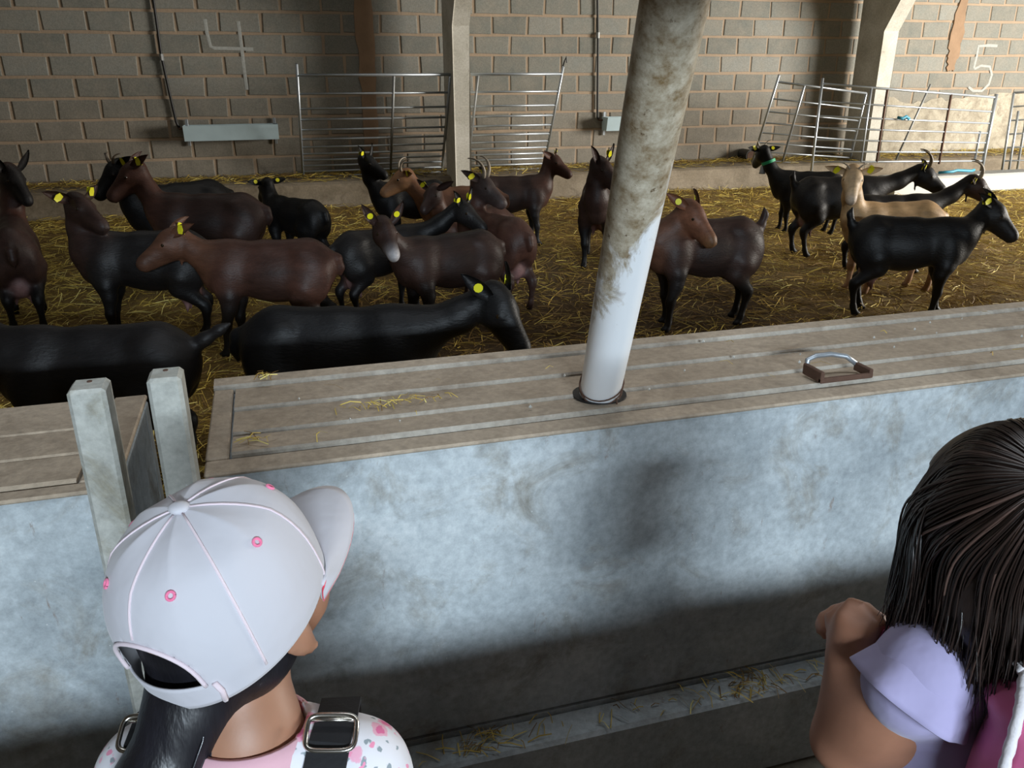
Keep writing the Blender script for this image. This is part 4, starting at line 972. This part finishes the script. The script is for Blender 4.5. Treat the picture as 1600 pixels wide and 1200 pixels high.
# the cap
CL, CW, CH = .105, .096, .116
def capp(phi, t, off=0.0):
    th = min(t, 1.0) * math.pi / 2; r = math.sin(th) ** .8; z = CH * max(math.cos(th), 0) ** .8
    k = abs(math.cos(3 * phi)); r *= 1 + .022 * (1 - k) * math.sin(math.pi * min(t, 1)) - .010 * (1 - k) * 0; z -= .004 * k * math.sin(2 * math.pi * min(t, .5))
    if t > 1: z = -(t - 1) * .16 * (.15 + .85 * ((1 - math.cos(phi)) / 2) ** 1.5); r *= 1 - .15 * (t - 1)
    return H((CL * r + off) * math.cos(phi), (CW * r + off) * math.sin(phi), z + off * math.cos(th))
nphi, ntt = 144, 40; V = []; F = []
for i in range(ntt + 1):
    t_ = 1.22 * i / ntt
    for j in range(nphi): V.append(capp(2 * math.pi * j / nphi, max(t_, 1e-4)))
for i in range(ntt):
    for j in range(nphi):
        tm = 1.22 * (i + .5) / ntt; dp = abs((2 * math.pi * (j + .5) / nphi) - math.pi)
        if (dp / .52) ** 2 + ((tm - 1.04) / .25) ** 2 < 1 and tm < 1.04: continue
        k = (j + 1) % nphi; F.append((i * nphi + j, (i + 1) * nphi + j, (i + 1) * nphi + k, i * nphi + k))
cap = link('cap', mesh('cap', V, F), M['cap_white'], g1, smooth=True); cap['label'] = 'white cotton baseball cap with pink eyelets'
md = cap.modifiers.new('cloth', 'SOLIDIFY'); md.thickness = .0022; md.offset = -1
sm = MB()
for kk in range(6):
    ph = kk * math.pi / 3; ts = [.03 + (.73 if kk == 3 else 1.1) * i / 14 for i in range(15)]
    for dphi in (-.05, .05):
        sm.tube([capp(ph + dphi * .0042 / .05 / (math.sin(min(t_, 1) * math.pi / 2) ** .8 + .10), t_, .0004) for t_ in ts], .0010, 5)
sm.build('seam', M['cap_seam'], cap, smooth=True)
arc = []
for i in range(25):
    a = math.pi * i / 24; arc.append(capp(math.pi + .52 * math.cos(a), 1.04 - .25 * math.sin(a), .0005))
MB().tube(arc, .0022, 6).build('opening_binding', M['cap_seam'], cap, smooth=True)
MB().tube([capp(math.pi + .60, 1.03, .001), capp(math.pi + .62, 1.12, .0015), capp(math.pi + .60, 1.215, .001)], .0028, 6).build('strap_tab', M['cap_seam'], cap, smooth=True)
bt = MB(); bt.add(*ball(H(0, 0, CH + .001), .010, 14, 8, (1, 1, .5))); bt.build('button', M['cap_white'], cap, smooth=True)
for kk in range(6):
    ph = math.pi / 6 + kk * math.pi / 3; c = capp(ph, .52, .0006); e = 1e-3
    du = nrm(capp(ph + .01, .52) - capp(ph - .01, .52)); dv = nrm(capp(ph, .53) - capp(ph, .51)); nn = np.cross(du, dv)
    m = MB().tube([c + (du * math.cos(a) + dv * math.sin(a)) * .0036 for a in [2 * math.pi * i / 14 for i in range(15)]], .0014, 6, cap=False)
    m.build('eyelet', M['cap_pink'], cap, smooth=True)
V = []; F = []; nu, nv = 25, 9
for i in range(nu):
    ph = (i / (nu - 1) - .5) * 2 * math.radians(68)
    b0 = np.array([CL * math.cos(ph), CW * math.sin(ph), -.004]); ln = .084 * max(math.cos(ph * 90 / 68), 0) ** .55
    for j in range(nv):
        v = j / (nv - 1); y = b0[1] * (1 - .10 * v); V.append(H(b0[0] + ln * v, y, b0[2] - .010 * v * v - 2.0 * y * y * v + .002 * math.sin(math.pi * v)))
for i in range(nu - 1):
    for j in range(nv - 1): F.append((i * nv + j, i * nv + j + 1, (i + 1) * nv + j + 1, (i + 1) * nv + j)[::-1])
br = link('brim', mesh('brim', V, F), M['cap_white'], cap, smooth=True); md = br.modifiers.new('stiff', 'SOLIDIFY'); md.thickness = .0035; md.offset = 0
Vl = [np.array(v) - R1[:, 2] * .0030 for v in V]
ln_ = link('brim_lining', mesh('brim_lining', Vl, F), M['cap_red'], cap, smooth=True); md = ln_.modifiers.new('stiff', 'SOLIDIFY'); md.thickness = .0015; md.offset = 0

# ---- child with the pink backpack
SK2 = (.33, .155, .095); HB2 = (.016, .0095, .0075)
g2 = empty('person', (0.655, 0.543, 0), math.radians(115), 'child with loose dark hair, lavender top and pink backpack', 'person')
cx2 = np.array([-.012, .0, 1.180]); R2 = rotm(math.radians(-38), math.radians(4), math.radians(0))
P, H2 = head(cx2, R2, SK2, LIP)
P += [cone(H2(-.018, 0, -.05), (0, 0, 1.06), .040, .044, SK2, .03), ell((0, 0, .93), (.068, .10, .13), SK2, .05), ell((.0, 0, .76), (.07, .095, .14), SK2, .05), ell((0, 0, .63), (.078, .10, .10), SK2, .05)]
P += chain([(0, .055, 1.055), (.012, .098, 1.045), (.074, .092, .915), (.088, .092, 1.02)], [.036, .036, .031, .0195], SK2, .022)
P += [ell((.045, .095, .975), (.040, .036, .055), SK2, .03)]
P += hand((.088, .092, 1.022), (-.05, -.15, 1), (-.25, -1, 0), SK2, fist=.95, side=-1, L=.042)
P += chain([(0, -.055, 1.055), (0, -.105, 1.04), (.05, -.125, .90), (.13, -.06, .96)], [.036, .038, .029, .019], SK2, .022)
P += hand((.133, -.055, .965), (.35, .8, .4), (-.3, .1, -1), SK2, fist=.7, side=1, L=.042)
P += legs(.62, SK2)
sdf_obj('body', P, .006, M['skin'], g2, soft=.006); eyes(g2, H2, R2)
Pt = [ell((0, 0, .935), (.082, .108, .145), (1, 1, 1), .05), ell((.0, 0, .78), (.085, .108, .15), (1, 1, 1), .06), cone((0, .055, 1.058), (0, -.055, 1.058), .040, .040, (1, 1, 1), .04)]
for q in (-1, 1): Pt += chain([(0, .055 * q, 1.056), (.008, .092 * q, 1.048), (.02, .100 * q, 1.025)], [.040, .043, .043], (1, 1, 1), .03)
sdf_obj('blouse', Pt, .0065, M['lavender'], g2, cuts=[lambda X: .66 - X[..., 2], neckhole((.0, 0, 1.08), (.2, 0, 1), .052)])
for q in (-1, 1):      # fluttering cap sleeves
    V = []; F = []; na, nb = 56, 8
    c0 = np.array([.006, .086 * q, 1.052]); ax = nrm([.20, .55 * q, -.62]); e1 = nrm(np.cross(ax, [1, 0, 0])) * (1 if q > 0 else 1); e2 = np.cross(ax, e1)
    outw = nrm(np.array([0, q, 1.0])); e1 = nrm(outw - ax * np.dot(outw, ax)); e2 = np.cross(ax, e1)
    for i in range(na):
        a = (i / (na - 1) - .5) * 2 * math.radians(150)
        for j in range(nb):
            v = j / (nb - 1); r = .045 + .012 * v + .003 * v * math.sin(6 * a + q); fall = .050 * v * (.55 + .45 * math.cos(a * .6))
            V.append(c0 + ax * fall + (e1 * math.cos(a) + e2 * math.sin(a)) * r)
    for i in range(na - 1):
        for j in range(nb - 1): F.append((i * nb + j, i * nb + j + 1, (i + 1) * nb + j + 1, (i + 1) * nb + j))
    sl = link('sleeve', mesh('sleeve', V, F), M['lavender'], g2, smooth=True); md = sl.modifiers.new('cloth', 'SOLIDIFY'); md.thickness = .0025; md.offset = 0
sdf_obj('skirt', [cone((0, 0, .70), (0, 0, .42), .098, .15, (1, 1, 1), .03)], .009, M['skirt'], g2, cuts=[lambda X: .38 - X[..., 2]])
for q in (-1, 1): shoe(g2, .062 * q, M['shoe_c'], M['sole_c'])
# hair: a soft mass below many separate locks falling from the crown
Ph = [ell(H2(-.001, 0, .010), (.0965, .0885, .0985), HB2, .03, R2), ell(H2(-.038, 0, -.055), (.066, .088, .075), HB2, .03, R2)]
face_cut = lambda X: np.where((X - cx2) @ R2[:, 2] < .045, ((X - cx2) @ R2[:, 0]) - .045, -1.0)
sdf_obj('hair', Ph, .006, M['hair_mass'], g2, cuts=[face_cut])
def smooth_path(p, k=3):
    p = [np.array(q) for q in p]; e = [2 * p[0] - p[1]] + p + [2 * p[-1] - p[-2]]; out = []
    for _ in range(2): e = [e[0]] + [.25 * e[i - 1] + .5 * e[i] + .25 * e[i + 1] for i in range(1, len(e) - 1)] + [e[-1]]
    for i in range(1, len(e) - 2):
        for t in np.linspace(0, 1, k, endpoint=False):
            out.append(.5 * (2 * e[i] + (e[i + 1] - e[i - 1]) * t + (2 * e[i - 1] - 5 * e[i] + 4 * e[i + 1] - e[i + 2]) * t * t + (3 * e[i] - e[i - 1] - 3 * e[i + 1] + e[i + 2]) * t ** 3))
    return out + [e[-2]]
paths = []; rads = []; cols = []; rs = random.Random(11)
pole = nrm([-.66, .26, .70]); ra, rb, rc = .102, .095, .104
pe1 = nrm(np.cross(pole, [0, 1, 0])); pe2 = np.cross(pole, pe1)
for i in range(1900):
    a = rs.uniform(0, 2 * math.pi); k = rs.uniform(.955, 1.05); pts = []; last = None
    dirv = pe1 * math.cos(a) + pe2 * math.sin(a); curl = rs.gauss(0, .10); hang = None; zend = -.120 + rs.gauss(0, .020)
    for th in np.linspace(.04, 1.9, 11):
        ph = curl * th; dd = dirv * math.cos(ph) + np.cross(pole, dirv) * math.sin(ph)
        v = pole * math.cos(th) + dd * math.sin(th); p = np.array([v[0] * ra, v[1] * rb, v[2] * rc]) * k + np.array([0, 0, .010])
        if p[2] < -.015 and len(pts) > 1: break
        pts.append(p)
    p = pts[-1]; az = math.atan2(p[1] / rb, p[0] / ra)
    if abs(az) < math.radians(62):
        s_ = 1 if az > 0 else -1; tgt = math.radians(72 + rs.uniform(0, 25)) * s_
        pts = pts[:max(2, int(len(pts) * .62))]; p = pts[-1]; az0 = math.atan2(p[1] / rb, p[0] / ra)
        for f in (.4, .75, 1.0):
            aa = az0 + (tgt - az0) * f; z = p[2] + (-.01 - p[2]) * f; r = math.sqrt(max(0.05, 1 - (z / rc) ** 2)) * k * (1 + .03 * f); pts.append(np.array([ra * r * math.cos(aa), rb * r * math.sin(aa), z]))
        az = tgt
    p = pts[-1]; z = p[2]; m = 6; wob = rs.uniform(0, 6.28); am = rs.uniform(.002, .008); kk = rs.uniform(.86, 1.10)
    for j in range(1, m + 1):
        f = j / m; zz_ = z + (zend - z) * f; sh = 1 + (kk - 1) * f * f
        pts.append(np.array([p[0] * sh - .010 * f, p[1] * sh, zz_]) + np.array([math.sin(wob + 4 * f), math.cos(wob + 3.2 * f), 0]) * am * f)
    pts = [H2(*q) for q in smooth_path(pts, 2)]
    paths.append(pts); rads.append(rs.uniform(.0008, .0021)); s_ = rs.uniform(.6, 1.7) * (3.0 if rs.random() < .12 else 1); cols.append(tuple(s_ * c for c in HB2))
strands('hair_strands', paths, rads, cols, M['hair'], g2, n=3, flat=.7)
# backpack
bp = empty('backpack', (0.655, 0.543, 0), math.radians(115), 'pink drawstring backpack with white rope cord on the child', 'backpack')
Pb = [ell((-.105, .072, .965), (.062, .074, .135), (1, 1, 1), .03), cone((-.11, .068, .82), (-.108, .070, 1.02), .078, .066, (1, 1, 1), .03, (.8, 1.0, 1)), ell((-.085, .070, 1.070), (.050, .062, .026), (1, 1, 1), .02)]
sdf_obj('bag', Pb, .007, M['magenta'], bp)
rp_ = MB()
def cord(pts, r=.0048):
    P_ = [np.array(p) for p in pts]; dense = []
    for i in range(len(P_) - 1):
        for f in np.linspace(0, 1, 8, endpoint=False): dense.append(P_[i] * (1 - f) + P_[i + 1] * f)
    dense.append(P_[-1]); rp_.tube(dense, [r * (1 + .12 * math.sin(i * 2.2)) for i in range(len(dense))], 8)
cord([(-.092, .148, .84), (-.090, .152, .92), (-.086, .152, .98), (-.083, .146, 1.04), (-.080, .130, 1.085), (-.07, .10, 1.103)])
cord([(-.07, .10, 1.103), (-.05, .085, 1.108), (-.02, .078, 1.112), (.01, .072, 1.108)], .0055)
rp_.build('drawstring', M['rope'], bp, smooth=True)
for q in (-1, 1):
    pts = [(-.125, .03 * q - .02, 1.03), (-.085, .05 * q, 1.075), (-.04, .062 * q, 1.103), (.01, .066 * q, 1.102), (.055, .066 * q, 1.06), (.083, .075 * q, .97), (.060, .100 * q, .86), (0, .112 * q, .80), (-.08, .085 * q, .77)]
    nm = [(-.6, 0, .8), (-.5, 0, .9), (-.2, 0, 1), (.2, 0, 1), (.7, 0, .7), (1, .2 * q, .1), (.6, .8 * q, 0), (0, 1 * q, 0), (-.5, .8 * q, 0)]
    ribbon('strap', pts, nm, .034, .006, M['magenta'], bp)
